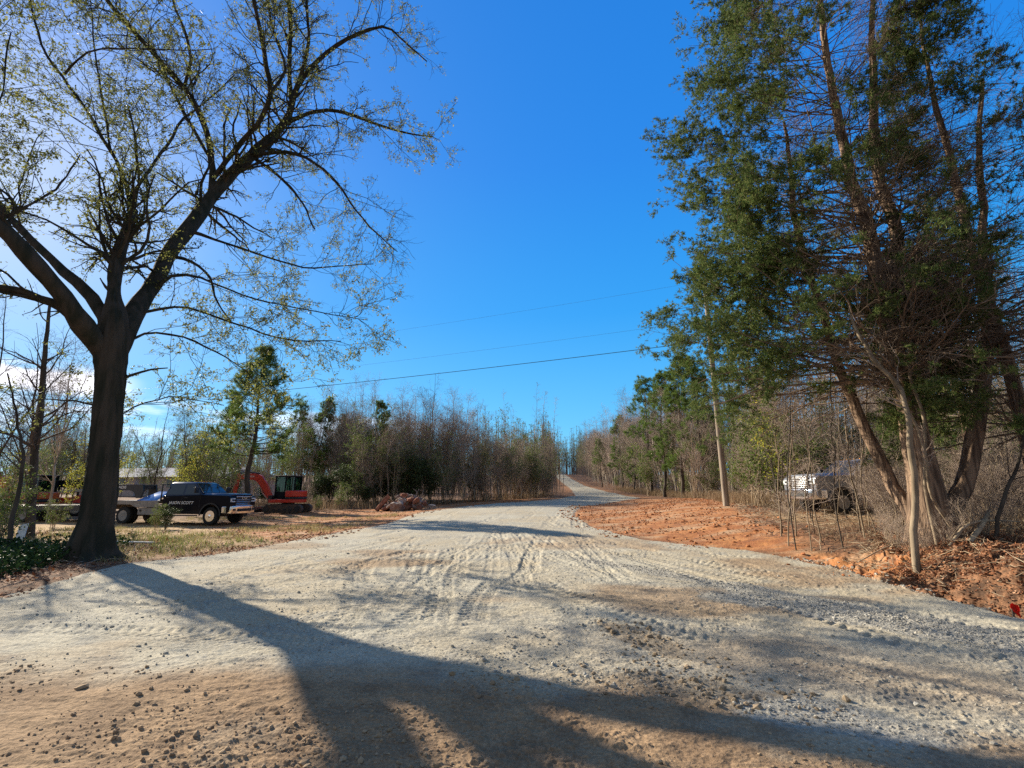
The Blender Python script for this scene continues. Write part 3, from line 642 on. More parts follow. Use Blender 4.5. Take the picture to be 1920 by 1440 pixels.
def proto_bush(seed, h=3.5, stems=9, leafy=0, leafk='green_leaf', bark='tan_bark', twig='twig', spread=.5, r=.022, size=.10):
    g = np.random.default_rng(seed); n = 8
    b = g.normal(size=(stems, 2)) * .18 * spread; d = g.normal(size=(stems, 2)) * spread * h * .32
    t = np.linspace(0, 1, n)[None, :, None]; hh = h * g.uniform(.6, 1.0, stems)[:, None]
    P = np.concatenate([b[:, None] + d[:, None] * t ** 1.3, (hh * t[0, :, 0][None] - .1)[..., None]], 2) + g.normal(size=(stems, n, 3)) * .04
    Rd = r * np.linspace(1, .3, n)[None] * np.ones((stems, 1))
    A = spawn(P, Rd, 8, h * .35, 38, 5, g, tlo=.2, rr=.55, wob=.15, upc=.05, rmin=.005)
    B = spawn(*A, 4, h * .17, 42, 4, g, tlo=.15, rr=.6, wob=.18, rmin=.004)
    C = spawn(*B, 3, h * .09, 42, 3, g, tlo=.1, rr=.7, wob=.15, rmin=.003)
    lv = [leaves(np.concatenate([C[0], B[0][:, :3]]), leafy, size, g, .0, .07, .6)] if leafy else []
    V, F = tubes([(P, Rd, 4)])
    return np_mesh('stem', V, [F], [M[bark]]), crown_mesh('foliage' if leafy else 'twigs', [(A[0], A[1], 3), (B[0], B[1], 3), (C[0], C[1], 3)], lv, [M[twig], M[leafk]])
def proto_pine(seed, h=11, r=.14, lo=.35, bl=2.4, nb=46, per=4., nsize=.22, young=0):
    g = np.random.default_rng(seed); n = 18
    zz_ = np.linspace(-.15, h, n); P = np.stack([np.zeros(n), np.zeros(n), zz_], 1); P = limb_noise(P, g, h * .004)[None]
    Rd = np.maximum(r * (1 - zz_ / h * .93), .012)[None]
    t = g.uniform(lo, .985, nb); z = t * h; i = np.clip((t * (n - 1)).astype(int), 0, n - 2); p = P[0, i]; p[:, 2] = z
    az = np.arange(nb) * 2.4 + g.normal(size=nb) * .4; el = np.interp(t, [lo, 1], [-.05, .9]) + g.normal(size=nb) * .15
    L = bl * np.interp(t, [lo, lo + .2, .7, 1], [.75, 1, .75, .2]) * g.uniform(.6, 1.15, nb)
    D = np.stack([np.cos(az) * np.cos(el), np.sin(az) * np.cos(el), np.sin(el)], 1); out = [p]; q = p
    for j in range(7):
        q = q + D * (L / 7)[:, None]; out.append(q); D = norm(D + g.normal(size=D.shape) * .1 + [0, 0, .07])
    A = (np.stack(out, 1), np.maximum(Rd[0, i] * .3, .012)[:, None] * np.linspace(1, .3, 8)[None])
    B = spawn(*A, 5, bl * .33, 45, 5, g, tlo=.3, rr=.6, wob=.14, upc=.06, rmin=.006)
    C = spawn(*B, 2, bl * .16, 45, 3, g, tlo=.3, rr=.6, wob=.14, upc=.06, rmin=.005)
    v1, f1 = needles(np.concatenate([C[0], B[0][:, [0, 2, 4]]]), per, 7, nsize, g, .3, .03, .022, .3)
    V, F = tubes([(P, Rd, 9)])
    return np_mesh('trunk', V, [F], [M['dark_bark']]), crown_mesh('crown', [(A[0], A[1], 4), (B[0], B[1], 3), (C[0], C[1], 3)], [(v1, f1)], [M['dark_bark'], M['pine_leaf']])
K = {}
K['pole_sap'] = [proto_sapling(100 + i, h=9.5, r=.045, kb=20, bl=1.0, up=.9, lean=.35, lo=.35, sub=3) for i in range(4)]
K['bare'] = [proto_sapling(120 + i, h=8.5, r=.06, kb=18, bl=1.7, up=.6, forks=3, lean=.4, lo=.22, sub=6, bark='grey_bark') for i in range(4)]
K['bare_dark'] = [proto_sapling(140 + i, h=9, r=.07, kb=16, bl=1.8, up=.5, forks=2, lean=.5, lo=.3, sub=5, bark='dark_bark', twig='twig_dark') for i in range(3)]
K['leafy'] = [proto_sapling(160 + i, h=7, r=.05, kb=16, bl=1.6, forks=3, leafy=2.2, lean=.4, lo=.12, bark='tan_bark') for i in range(3)]
K['yellow'] = [proto_sapling(180 + i, h=5.5, r=.035, kb=12, bl=1.2, forks=2, leafy=1.6, leafk='yellow_leaf', lean=.4, lo=.15, bark='dark_bark', twig='twig_dark') for i in range(2)]
K['brush'] = [proto_bush(200 + i, 3.6, 10) for i in range(3)]
K['green_bush'] = [proto_bush(220 + i, 3.4, 9, leafy=2.2) for i in range(3)]
K['dark_bush'] = [proto_bush(240 + i, 3.6, 11, leafy=4.0, leafk='dark_leaf', twig='twig_dark', bark='dark_bark') for i in range(2)]
K['pine'] = [proto_pine(260 + i, 11, .15, [.45, .3, .2][i], [2.3, 2.1, 2.2][i], [44, 56, 66][i]) for i in range(3)]
CNT = {}
def in_sun(x, y, h):
    """keeps tall trees out of the sun's way for the rubble pile and the excavator, which stand in sunlight"""
    ux, uy = -sin(R_(SUN_AZ)), cos(R_(SUN_AZ))
    for a, b, w in ((-8.3, 35.5, 2.6), (-14.5, 34, 2.0)):
        d = (x - a) * ux + (y - b) * uy; p = abs((x - a) * uy - (y - b) * ux)
        if 1 < d < h / .47 and p < w: return False
    return True
def put(kind, name, cat, x, y, s, label, group=None, rot=None, sz=None, tilt=0.0, parts=('trunk', 'crown')):
    if group and not in_sun(x, y, s * (10 if cat == 'tree' else 3.6)): return None
    protos = K[kind]; i = random.randrange(len(protos)) if sz is None else sz
    tm, cm = protos[i % len(protos)]
    r = empty(name, (x, y, hz(x, y)), random.uniform(0, 2 * pi) if rot is None else rot, label, cat, group)
    r.scale = (s * random.uniform(.9, 1.1),) * 2 + (s,)
    r.rotation_euler[0] = random.gauss(0, .03) + tilt; r.rotation_euler[1] = random.gauss(0, .03)
    link(parts[0], tm, r); link(parts[1], cm, r)
    CNT[kind] = CNT.get(kind, 0) + 1
    return r
BUSH = ('stem', 'foliage'); TWG = ('stem', 'twigs')
def road_x(y): return np.interp(y, [40, 47, 56, 63, 90, 118, 218, 330], [2, 2.5, 5.5, 8.2, 11, 13.3, 19, 26])
def road_xr(y): return np.interp(y, [10, 14, 19, 26, 34, 42, 56, 80, 118, 218, 330], [10, 11, 12.4, 13.4, 15.2, 17.5, 18.6, 19.5, 21, 27, 36])

# -- thicket left of the road, behind the rubble (dark wall of stems with bare tops)
def line(pts, t):
    a = np.array(pts, float); d = np.r_[0, np.cumsum(np.hypot(*np.diff(a, axis=0).T))]; return np.interp(t * d[-1], d, a[:, 0]), np.interp(t * d[-1], d, a[:, 1])
EDGE_L = [(-12.5, 38.5), (-9, 40), (-6, 43), (-3, 46), (0, 50), (3.5, 58), (5.5, 64)]
n = 95
for i in range(n):
    x, y = line(EDGE_L, (i + random.random()) / n); dpt = random.random() ** 1.3 * 7
    x -= dpt * .45; y += dpt * .9
    k = random.choice(['bare', 'bare', 'leafy', 'leafy', 'bare'])
    put(k, 'bare_sapling' if k != 'leafy' else 'leafy_sapling', 'tree', x, y, random.uniform(.68, 1.0),
        'slender bare grey sapling in the thicket left of where the road narrows' if k != 'leafy' else 'thin sapling keeping olive leaves in the thicket left of where the road narrows',
        'bare saplings in the thicket left of the narrow road' if k != 'leafy' else 'leafy saplings in the thicket left of the narrow road')
n = 34
for i in range(n):
    x, y = line(EDGE_L, (i + random.random()) / n)
    put('dark_bush' if (x < -7 and random.random() < .7) else 'brush', 'thicket_shrub', 'shrub', x - random.random() * 1.5, y + .5 + random.random() * 3, random.uniform(.75, 1.25),
        'dense twiggy shrub in the dark brush behind the rubble pile and gravel', 'twiggy shrubs in the thicket left of the narrow road', parts=TWG)
for px, Y, s, lb in ((803, 47, 1.42, 'tallest bare tree with wide forked twigs, above the thicket behind the rubble pile'),):
    x = gx(px, Y); put('bare_dark', 'bare_tree', 'tree', x, Y, s, lb, sz=0)
for px, Y, s, lb in ((938, 52, 1.22, 'first thin pole sapling rising above the thicket, nearest the tall forked bare tree'), (968, 54, 1.05, 'second thin pole sapling above the thicket, shorter than its neighbours'),
                  (994, 55, 1.3, 'third thin pole sapling standing tall near the end of the thicket'), (1008, 56, 1.28, 'fourth thin pole sapling, close beside the third at the thicket end'),
                  (1034, 58, 1.22, 'last thin pole sapling of the thicket, standing alone at the edge of the narrow road')):
    put('pole_sap', 'pole_sapling', 'tree', gx(px, Y), Y, s, lb)
# -- mixed wood behind the excavator
n = 46
for i in range(n):
    px = random.uniform(395, 770); Y = random.uniform(41, 56)
    k = random.choice(['bare', 'pole_sap', 'leafy', 'leafy', 'bare_dark'])
    put(k, 'bare_sapling' if k != 'leafy' else 'leafy_sapling', 'tree', gx(px, Y), Y, random.uniform(.85, 1.25),
        'bare thin tree in the mixed wood behind the red excavator' if k != 'leafy' else 'olive leaved thin tree in the mixed wood behind the red excavator',
        'bare trees behind the red excavator' if k != 'leafy' else 'leafy trees behind the red excavator')
for px, Y, s, z_, lb in ((702, 46, .85, 2, 'small bushy pine poking above the brush left of the tall forked bare tree'), (590, 50, .95, 1, 'slim pine in the wood above and right of the red excavator'),
                     (415, 44, .9, 1, 'thin pine left of the tallest pine, above the black truck'), (545, 53, .95, 0, 'pine half hidden between the tallest pine and the slim pine'),
                     (640, 52, .8, 1, 'stubby pine in the wood between excavator and rubble pile')):
    put('pine', 'pine_tree', 'tree', gx(px, Y), Y, s, lb, sz=z_)
K['slim'] = [proto_sapling(190 + i, h=12, r=.055, kb=22, bl=1.3, up=.8, forks=2, lean=.4, lo=.4, sub=4) for i in range(2)]
PM = proto_pine(301, 10.4, .19, .36, 2.6, 90, 3.2, .22); K['big_pine'] = [PM]
put('big_pine', 'pine_tree', 'tree', gx(459, 31), 31, 1.0, 'tall pine with open crown and dark bare lower trunk behind the black truck', sz=0, rot=1.0)
for i in range(20):
    px = random.uniform(430, 740); Y = random.uniform(38.5, 44)
    k = random.choice(['brush', 'green_bush', 'dark_bush'])
    put(k, 'undergrowth_shrub', 'shrub', gx(px, Y), Y, random.uniform(.45, 1.0), {'brush': 'bare tangled shrub', 'green_bush': 'green leafy shrub', 'dark_bush': 'dark evergreen shrub'}[k] + ' at the foot of the wood behind the red excavator',
        {'brush': 'bare', 'green_bush': 'green', 'dark_bush': 'dark'}[k] + ' shrubs behind the red excavator', parts=BUSH)
for px, Y, s, lb in ((640, 37.5, .55, 'low green bush left of the rubble pile'), (598, 36, .3, 'small green weed bush beside the back of the red excavator')):
    put('green_bush', 'low_bush', 'shrub', gx(px, Y), Y, s, lb, parts=BUSH)
for px, Y, s, lb in ((704, 43, .95, 'rounded dark evergreen shrub directly behind the left end of the rubble pile'), (655, 42.5, 1.0, 'wide dark evergreen shrub between excavator and rubble pile')):
    put('dark_bush', 'evergreen_shrub', 'shrub', gx(px, Y), Y, s, lb, parts=BUSH)
# -- open wood at the far left, behind the parked machines
n = 62
for i in range(n):
    px = random.uniform(-160, 440); Y = random.uniform(31, 52)
    if 215 < px < 310 and Y < 46: px += 110
    k = random.choice(['bare_dark', 'bare', 'yellow', 'leafy', 'leafy', 'yellow'])
    put(k, {'yellow': 'yellow_leaved_sapling', 'leafy': 'leafy_sapling'}.get(k, 'bare_tree'), 'tree', gx(px, Y), Y, random.uniform(.65, 1.05),
        {'yellow': 'small yellow leaved tree', 'leafy': 'olive leaved thin tree'}.get(k, 'bare grey tree') + ' in the open wood behind the trailer and parked machines',
        {'yellow': 'yellow', 'leafy': 'olive leaved', }.get(k, 'bare') + ' trees behind the trailer')
for px, Y, s, k, lb in ((62, 19, .92, 'bare_dark', 'bare dark tree at the far left with trunk beside the orange boom'), (-30, 20, 1.15, 'bare_dark', 'bare tree cut by the left edge of the photo, high forked twigs'),
                        (22, 17, .55, 'yellow', 'yellow leaved sapling in front of the orange boom at the left edge'), (133, 27, .62, 'yellow', 'yellow leaved sapling just left of the oak trunk'),
                        (330, 29, .78, 'yellow', 'yellow green sapling behind the cab of the black truck'), (375, 33, .8, 'leafy', 'leafy sapling standing behind the black truck roof'),
                        (95, 24, 1.1, 'bare', 'pale twigged bare tree between the left edge and the oak'), (285, 30, .8, 'bare_dark', 'thin dark tree seen between oak trunk and truck cab')):
    put(k, 'sapling_tree' if k != 'bare_dark' else 'bare_tree', 'tree', gx(px, Y), Y, s, lb)
for i in range(34):
    px = random.uniform(520, 760); Y = random.uniform(46, 58); k = random.choice(['bare', 'leafy', 'bare'])
    put(k, 'bare_sapling' if k != 'leafy' else 'leafy_sapling', 'tree', gx(px, Y), Y, random.uniform(1.15, 1.5),
        'bare thin tree in the mixed wood behind the red excavator' if k != 'leafy' else 'olive leaved thin tree in the mixed wood behind the red excavator',
        'bare trees behind the red excavator' if k != 'leafy' else 'leafy trees behind the red excavator')
for i in range(22):
    px = random.uniform(735, 905); Y = random.uniform(45, 54)
    put('bare', 'bare_sapling', 'tree', gx(px, Y), Y, random.uniform(1.05, 1.3), 'slender bare grey sapling in the thicket left of where the road narrows', 'bare saplings in the thicket left of the narrow road')
# two crooked dark stems at the far left, in front of everything
def lone_stem(name, pts, label, seed, cat='tree', bark='dark_bark', twig='twig_dark', leafy=0, leafk='green_leaf', kb=12, bl=.9, lo=.35, sides=8):
    g = np.random.default_rng(seed); P, Rd = pline(px_limb(pts), 20); zb = hz(P[0, 0], P[0, 1]); P[0, 2] = zb - .12; O = np.array([P[0, 0], P[0, 1], zb]); P = limb_noise(P, g, .02) - O; Rd = Rd * (.62 if name == 'thin_sapling' else 1)
    r = empty(name, O, 0, label, cat)
    V, F = tubes([(P[None], Rd[None], sides)]); link('trunk', np_mesh('trunk', V, [F], [M[bark]]), r)
    A = spawn(P[None], Rd[None], kb, bl, 50, 7, g, tlo=lo, rr=.4, wob=.16, upc=.02, rmin=.005); B = spawn(*A, 4, bl * .5, 45, 5, g, rmin=.0035, tlo=.15, wob=.18); C = spawn(*B, 2, bl * .25, 45, 3, g, rmin=.0025, tlo=.1)
    lv = [leaves(np.concatenate([C[0], B[0][:, :3]]), leafy, .09, g, .1, .04, .6)] if leafy else []
    link('crown', crown_mesh('crown', [(A[0], A[1], 4), (B[0], B[1], 3), (C[0], C[1], 3)], lv, [M[twig], M[leafk]]), r); return r
lone_stem('forked_sapling', [(62,985,19,17),(60,930,16,17),(66,850,12,17),(74,760,12,17),(88,660,9,17),(95,560,5,17)], 'dark straight young tree in front of the orange machine cab', 401, kb=18, bl=2.2, lo=.3)
lone_stem('crooked_sapling', [(18,1035,11,12.4),(30,960,9,12.4),(42,860,7,12.4),(30,780,5,12.5),(14,700,3,12.6)], 'thin leaning dark sapling rooted in the ivy at the far left', 402, kb=12, bl=1.2)
# -- woods right of the road
n = 160
for i in range(n):
    Y = 22 + 150 * (random.random() ** 1.7); x = road_xr(Y) + random.random() ** 1.4 * (5 + Y * .08) + (.5 if Y < 60 else 0)
    if Y < 24.5 and x < 15.5: x += 4
    u = random.random()
    k = 'pole_sap' if u < .42 else 'bare' if u < .82 else 'leafy'
    near = Y < 45
    put(k, 'bare_sapling' if k != 'leafy' else 'leafy_sapling', 'tree', float(x), Y, random.uniform(.75, 1.1) * (1.55 if Y > 60 else 1.4 if Y > 44 else 1.0),
        ('slim bare sapling in the sunlit wood behind the utility pole' if near else 'slim bare sapling lining the right side of the far road') if k != 'leafy' else
        ('olive leaved sapling in the sunlit wood behind the utility pole' if near else 'olive leaved sapling lining the right side of the far road'),
        ('bare' if k != 'leafy' else 'olive leaved') + (' saplings behind the utility pole' if near else ' saplings right of the far road'))
for i in range(56):
    Y = 44 + 100 * random.random() ** 1.1; x = float(road_xr(Y)) + random.random() * 2.6 - .2
    put('bare', 'bare_sapling', 'tree', x, Y, random.uniform(1.2, 1.65) * (1.25 if Y > 80 else 1), 'slim bare sapling lining the right side of the far road', 'bare saplings right of the far road')
n = 40
for i in range(n):
    Y = 24 + 73 * (random.random() ** 1.6); x = road_xr(Y) + random.random() * 2.2
    k = 'brush' if random.random() < .75 else 'green_bush'
    near = Y < 45
    put(k, 'edge_shrub', 'shrub', float(x), Y, random.uniform(.6, 1.1), ('bare tan' if k == 'brush' else 'green leafy') + (' shrub at the wood edge behind the utility pole' if near else ' shrub along the right edge of the far road'),
        ('bare' if k == 'brush' else 'green') + (' shrubs behind the utility pole' if near else ' shrubs right of the far road'), parts=TWG if k == 'brush' else BUSH)
for px, Y, s, z_, lb in ((1248, 56, 1.28, 1, 'leftmost tall green pine in the wood left of the utility pole'), (1282, 50, 1.3, 2, 'bushy bright green pine just left of the utility pole'),
                     (1222, 66, 1.42, 0, 'slim dark pine standing highest beside the green pines left of the pole'), (1320, 46, 1.2, 1, 'green pine directly behind the utility pole'),
                     (1190, 76, .85, 2, 'low rounded green pine beside the far road'), (1170, 90, 1.2, 1, 'distant green pine among grey saplings right of the far road'), (1130, 110, .95, 0, 'farthest pine above the grey saplings right of the road')):
    put('pine', 'pine_tree', 'tree', gx(px, Y), Y, s, lb, sz=z_)
put('green_bush', 'round_bush', 'shrub', gx(1215, 64), 64, 1.9, 'round pale green bush standing left of the green pines by the road', parts=BUSH)
put('brush', 'round_brush', 'shrub', gx(1305, 44), 44, 2.1, 'large rounded bare bush left of the utility pole', parts=TWG)
for px, Y, s in ((1420, 24, 1.25), (1455, 22, 1.0), (1440, 26, 1.2)):
    put('green_bush' if px < 1450 else 'yellow', 'climber_bush', 'shrub', gx(px, Y), Y, s, {1420: 'tall yellow green bush between the pole and the silver truck', 1455: 'yellow leaved sapling against the front of the silver truck', 1440: 'green bush farther back left of the silver truck'}[px], parts=BUSH if px < 1450 else ('trunk', 'crown'))
# -- the tangle right of and behind the silver truck
n = 80
for i in range(n):
    px = random.uniform(1440, 2150); Y = random.uniform(23, 37) if px < 1700 else random.uniform(14, 34)
    u = random.random(); k = 'bare' if u < .4 else 'leafy' if u < .62 else 'pole_sap' if u < .8 else 'green_bush'
    put(k, 'woodland_sapling' if k != 'green_bush' else 'woodland_shrub', 'tree' if k != 'green_bush' else 'shrub', gx(px, Y), Y, random.uniform(.7, 1.0),
        {'bare': 'bare branching sapling', 'leafy': 'olive leaved sapling', 'pole_sap': 'straight thin sapling', 'green_bush': 'green shrub'}[k] + ' in the tangled wood behind the big red cedar',
        {'bare': 'bare saplings', 'leafy': 'leafy saplings', 'pole_sap': 'straight saplings', 'green_bush': 'green shrubs'}[k] + ' behind the big red cedar', parts=('trunk', 'crown') if k != 'green_bush' else BUSH)
for px, Y, s_ in ((1642, 15.4, .5), (1660, 14.6, .6), (1475, 16, .22)):
    put('brush', 'tangled_shrub', 'shrub', gx(px, Y), Y, s_, 'sparse bare bush between the pale saplings and the silver truck', 'sparse bushes in front of the silver truck', parts=TWG)
for i in range(46):
    px = random.uniform(1668, 2060); Y = random.uniform(11.6, 16)
    put('brush', 'tangled_shrub', 'shrub', gx(px, Y), Y, random.uniform(.3, .85), 'low tan tangle of bare stems around the foot of the cedars', 'tan stems around the foot of the cedars', parts=TWG)
# foreground saplings in front of the silver truck
STEMS = [([(1489,1000,5,12.6),(1478,930,4.4,12.6),(1480,850,4,12.6),(1486,760,3.4,12.6),(1482,680,3,12.6),(1490,620,2,12.6)], 'wavy thin sapling crossing the chrome grille of the silver truck'),
         ([(1517,1003,4,12.2),(1508,930,3.4,12.2),(1519,850,3,12.2),(1512,770,2.5,12.2),(1520,700,2,12.2)], 'thin sapling crossing the corner of the silver truck grille'),
         ([(1536,998,5,12.8),(1526,950,4,12.8),(1520,880,4,12.8),(1500,800,3,12.8)], 'short leaning sapling against the fender of the silver truck'),
         ([(1577,1004,5,12.0),(1564,950,4.6,12.0),(1562,880,4.2,12.0),(1556,790,3.5,12.0),(1553,700,4,12),(1560,600,2,12)], 'pale straight sapling in front of the silver truck door'),
         ([(1622,990,6.5,12.4),(1600,900,6,12.4),(1585,800,5,12.4),(1578,700,4,12.4),(1560,600,3,12.4)], 'pale sapling between the silver truck and the leaning cedar stem'),
         ([(1640,994,5,12.6),(1618,940,4.4,12.6),(1612,850,4,12.6),(1625,760,4,12.6),(1620,660,2,12.6)], 'thin sapling just left of the leaning cedar stem')]
gq = random.Random(5)
for k_ in range(14):
    px0 = gq.uniform(1440, 1668); Y0 = gq.uniform(12.8, 17.5); py0 = 1010 - (Y0 - 12) * 7; w0 = gq.uniform(3, 5.5); pts = []
    for j in range(5): pts.append((px0 + gq.gauss(0, 5) + (gq.gauss(0, 18) if j == 4 else 0), py0 - j * gq.uniform(55, 75), w0 * (1 - .17 * j), Y0))
    STEMS.append((pts, 'spindly crooked sapling in the screen of thin stems before the silver truck'))
for i, (pts, lb) in enumerate(STEMS):
    r_ = lone_stem('thin_sapling', pts, lb, 420 + i, bark='young_bark' if i % 3 else 'dark_bark', twig='twig', kb=14, bl=.9, lo=.12, sides=6)
    if i >= 6: r_['group'] = 'spindly saplings before the silver truck'
lone_stem('pale_sapling', [(1711,1022,16,9.4),(1712,960,14,9.4),(1706,880,13,9.4),(1697,820,12,9.4),(1684,760,10,9.4),(1674,720,9,9.45),(1640,690,9,9.5),(1610,640,7,9.6),(1590,560,4,9.7)], 'smooth pale sapling standing in front of the big red cedar trunk', 440, bark='young_bark', twig='twig', kb=10, bl=1.0, lo=.5, sides=10)
lone_stem('hooked_sapling', [(1868,1035,9,10),(1872,960,8,10),(1890,900,7,10),(1905,860,6,10),(1912,780,4,10),(1900,700,2,10)], 'dark crooked sapling at the right edge in front of the tangle', 441, kb=12, bl=.9)
for px, Y, s_ in ((1668, 10.9, .26), (1690, 10.3, .2), (1716, 10.1, .16), (1760, 10.0, .2), (1800, 10.2, .27), (1835, 10.5, .3), (1650, 11.6, .3), (1880, 10.9, .36)):
    put('brush', 'tangled_shrub', 'shrub', gx(px, Y), Y, s_, 'low tan tangle of bare stems around the foot of the cedars', 'tan stems around the foot of the cedars', parts=TWG)
# vines and broken stems climbing the cedar
for i, (pts, lb) in enumerate([([(1760,1000,9,10.2),(1738,900,8,10.1),(1735,800,7,10.1),(1700,700,6,10.2),(1712,600,5,10.2),(1690,500,4,10.3)], 'pale vine climbing the main trunk of the big red cedar'),
                  ([(1790,1000,8,10.4),(1745,930,7,10.1),(1720,820,6,10),(1680,740,5,10),(1655,690,4,10.1),(1650,620,3,10.2)], 'second pale vine crossing the big red cedar trunk')]):
    lone_stem('climbing_vine', pts, lb, 450 + i, cat='vine', bark='young_bark', twig='twig', kb=8, bl=.5, lo=.2)

# -- far woods: read as one mass behind the single trees
def stalks(name, pts, n, hgt, seed, thick=.05, leaf=0, leafk='green_leaf', label='', cat='woods', deep=10):
    g = np.random.default_rng(seed); t = g.random(n); a = np.array(pts, float); d = np.r_[0, np.cumsum(np.hypot(*np.diff(a, axis=0).T))]
    x = np.interp(t * d[-1], d, a[:, 0]) + g.normal(size=n) * 1.0; y = np.interp(t * d[-1], d, a[:, 1]) + g.random(n) * deep
    z = H(x, y); m = 6; hh = hgt * g.uniform(.5, 1.1, n) * (.75 + .5 * fbm(x * .15, y * .15, seed, 2))
    tt = np.linspace(0, 1, m); P = np.zeros((n, m, 3)); dr = g.normal(size=(n, 2)) * .4
    P[..., 0] = x[:, None] + dr[:, :1] * tt; P[..., 1] = y[:, None] + dr[:, 1:] * tt; P[..., 2] = z[:, None] + hh[:, None] * tt - .1
    Rd = thick * g.uniform(.5, 1.2, n)[:, None] * np.linspace(1, .3, m)[None]
    A = spawn(P, Rd, 11, 1.6, 35, 4, g, tlo=.3, rr=.5, rmin=.012, upc=.06); B = spawn(*A, 4, .8, 40, 3, g, tlo=.2, rmin=.01)
    lv = [leaves(B[0], leaf, .2, g, 0, .15, .7)] if leaf else []
    me = crown_mesh(name, [(P, Rd, 3), (A[0], A[1], 3), (B[0], B[1], 3)], lv, [M['twig'], M[leafk]])
    o = link(name, me); tag(o, label, cat, kind='stuff'); return o
stalks('distant_woods', [(-90, 75), (-60, 82), (-30, 76), (-12, 64), (-2, 66), (5, 78)], 700, 11, 501, .07, 1.3, 'green_leaf', 'far grey green wood filling the skyline on the left', deep=16)
stalks('distant_woods', [(-110, 120), (-70, 130), (-30, 125), (0, 130), (12, 150), (20, 240)], 560, 13, 502, .1, 2.0, 'green_leaf', 'farthest dark treeline behind the left woods', deep=25)
stalks('distant_woods', [(24, 30), (27, 60), (27, 100), (30, 160), (36, 260)], 1100, 14.5, 503, .07, .9, 'green_leaf', 'deep sunlit wood filling in behind the saplings right of the road', deep=14)
stalks('distant_woods', [(60, 20), (40, 28), (28, 36)], 420, 11, 504, .07, 2.0, 'green_leaf', 'deep shaded wood behind the cedars at the right edge', deep=8)
stalks('distant_woods', [(6, 70), (8.5, 118), (14, 200), (17, 240)], 420, 12, 506, .07, 1.0, 'green_leaf', 'grey wood along the left side of the far road', deep=6)
stalks('distant_woods', [(-10, 255), (15, 262), (60, 268)], 720, 22, 505, .14, 3.0, 'green_leaf', 'faint trees beyond the crest of the far road', deep=18)
print(CNT, sum(CNT.values()))
# ------------------------------------------------------------------ low growth and loose stuff
def scatter_mesh(n, g, fx):
    return fx(n, g)
# low brush and dry grass along the wood edges
def blades(name, x, y, hgt, k, g, mats, label, cat, width=.012, spread=.1, lean=.5):
    n = len(x); x = np.repeat(x, k) + g.normal(size=n * k) * spread; y = np.repeat(y, k) + g.normal(size=n * k) * spread
    z = surf(x, y); h_ = hgt * g.uniform(.4, 1.2, n * k); d = g.normal(size=(n * k, 2)) * lean * h_[:, None]
    a = g.random(n * k) * pi; w = np.stack([np.cos(a), np.sin(a), 0 * a], 1) * (width * .5)
    b = np.stack([x, y, z - .01], 1); mid = b + np.stack([d[:, 0] * .35, d[:, 1] * .35, h_ * .62], 1); tip = b + np.stack([d[:, 0], d[:, 1], h_], 1)
    V = np.stack([b - w, b + w, mid + w * .8, mid - w * .8, tip], 1).reshape(-1, 3); i = np.arange(n * k)[:, None] * 5
    F4 = i + np.array([[0, 1, 2, 3]]); F3 = i + np.array([[3, 2, 4]])
    me = np_mesh(name, V, [F4, F3], mats); o = link(name, me); tag(o, label, cat, kind='stuff'); return o
g = np.random.default_rng(77)
def pts_in(n, x0, x1, y0, y1, cond, g):
    x = g.uniform(x0, x1, n); y = g.uniform(y0, y1, n); k = cond(x, y); return x[k], y[k]
x, y = pts_in(5200, -22, -6.5, 11.5, 30, lambda x, y: (seg_poly(x, y, GRAVEL) > .4) & (fbm(x * .6, y * .6, 5, 3) + .12 * (y < 17) > .52) & ~((x > -23) & (x < -12.5) & (y > 23) & (y < 28)), g)
blades('dry_grass', x, y, .16, 5, g, [M['straw']], 'short dry yellow grass in front of the parked trucks', 'grass')
x, y = pts_in(1300, -20, -6.8, 11.3, 19, lambda x, y: (seg_poly(x, y, GRAVEL) > .3) & (fbm(x * .9, y * .9, 15, 3) > .55), g)
blades('green_weeds', x, y, .2, 5, g, [M['grass']], 'patchy green weeds beside and right of the oak trunk', 'weeds', .014)
x, y = pts_in(5200, -22, 7, 36, 62, lambda x, y: (seg_poly(x, y, CLAY_L) > .2) & (seg_poly(x, y, GRAVEL) > 1) & (y < 41 + np.clip(x + 6, 0, 20) * 2.2 + 3), g)
blades('edge_grass', x, y, .8, 4, g, [M['dead_stalk']], 'tall dead grass and stalks along the foot of the left wood', 'grass', .03, .2, .25)
x = g.uniform(0, 3.5, 7000); y = 12 + 80 * g.random(7000) ** 1.6; x = x + road_xr(y) - 1.0; k = (seg_poly(x, y, GRAVEL) > 1.0) & ~((x > 8.5) & (x < 17) & (y < 21.5))
blades('edge_brush', x[k], y[k], .7, 3, g, [M['dead_stalk']], 'pale dead stalks along the foot of the right wood', 'grass', .022, .2, .35)
x, y = pts_in(2600, 6.9, 22, 9.4, 22, lambda x, y: (seg_poly(x, y, CLAY_R) > .3) & (seg_poly(x, y, GRAVEL) > .5) & ((x > 9.5) | (y > 11)) & ~((x > 8) & (x < 15.5) & (y > 14.2)), g)
blades('bramble_stalks', x, y, .38, 5, g, [M['dead_stalk']], 'tangled pale stalks around the foot of the cedars', 'weeds', .01, .15, .8)

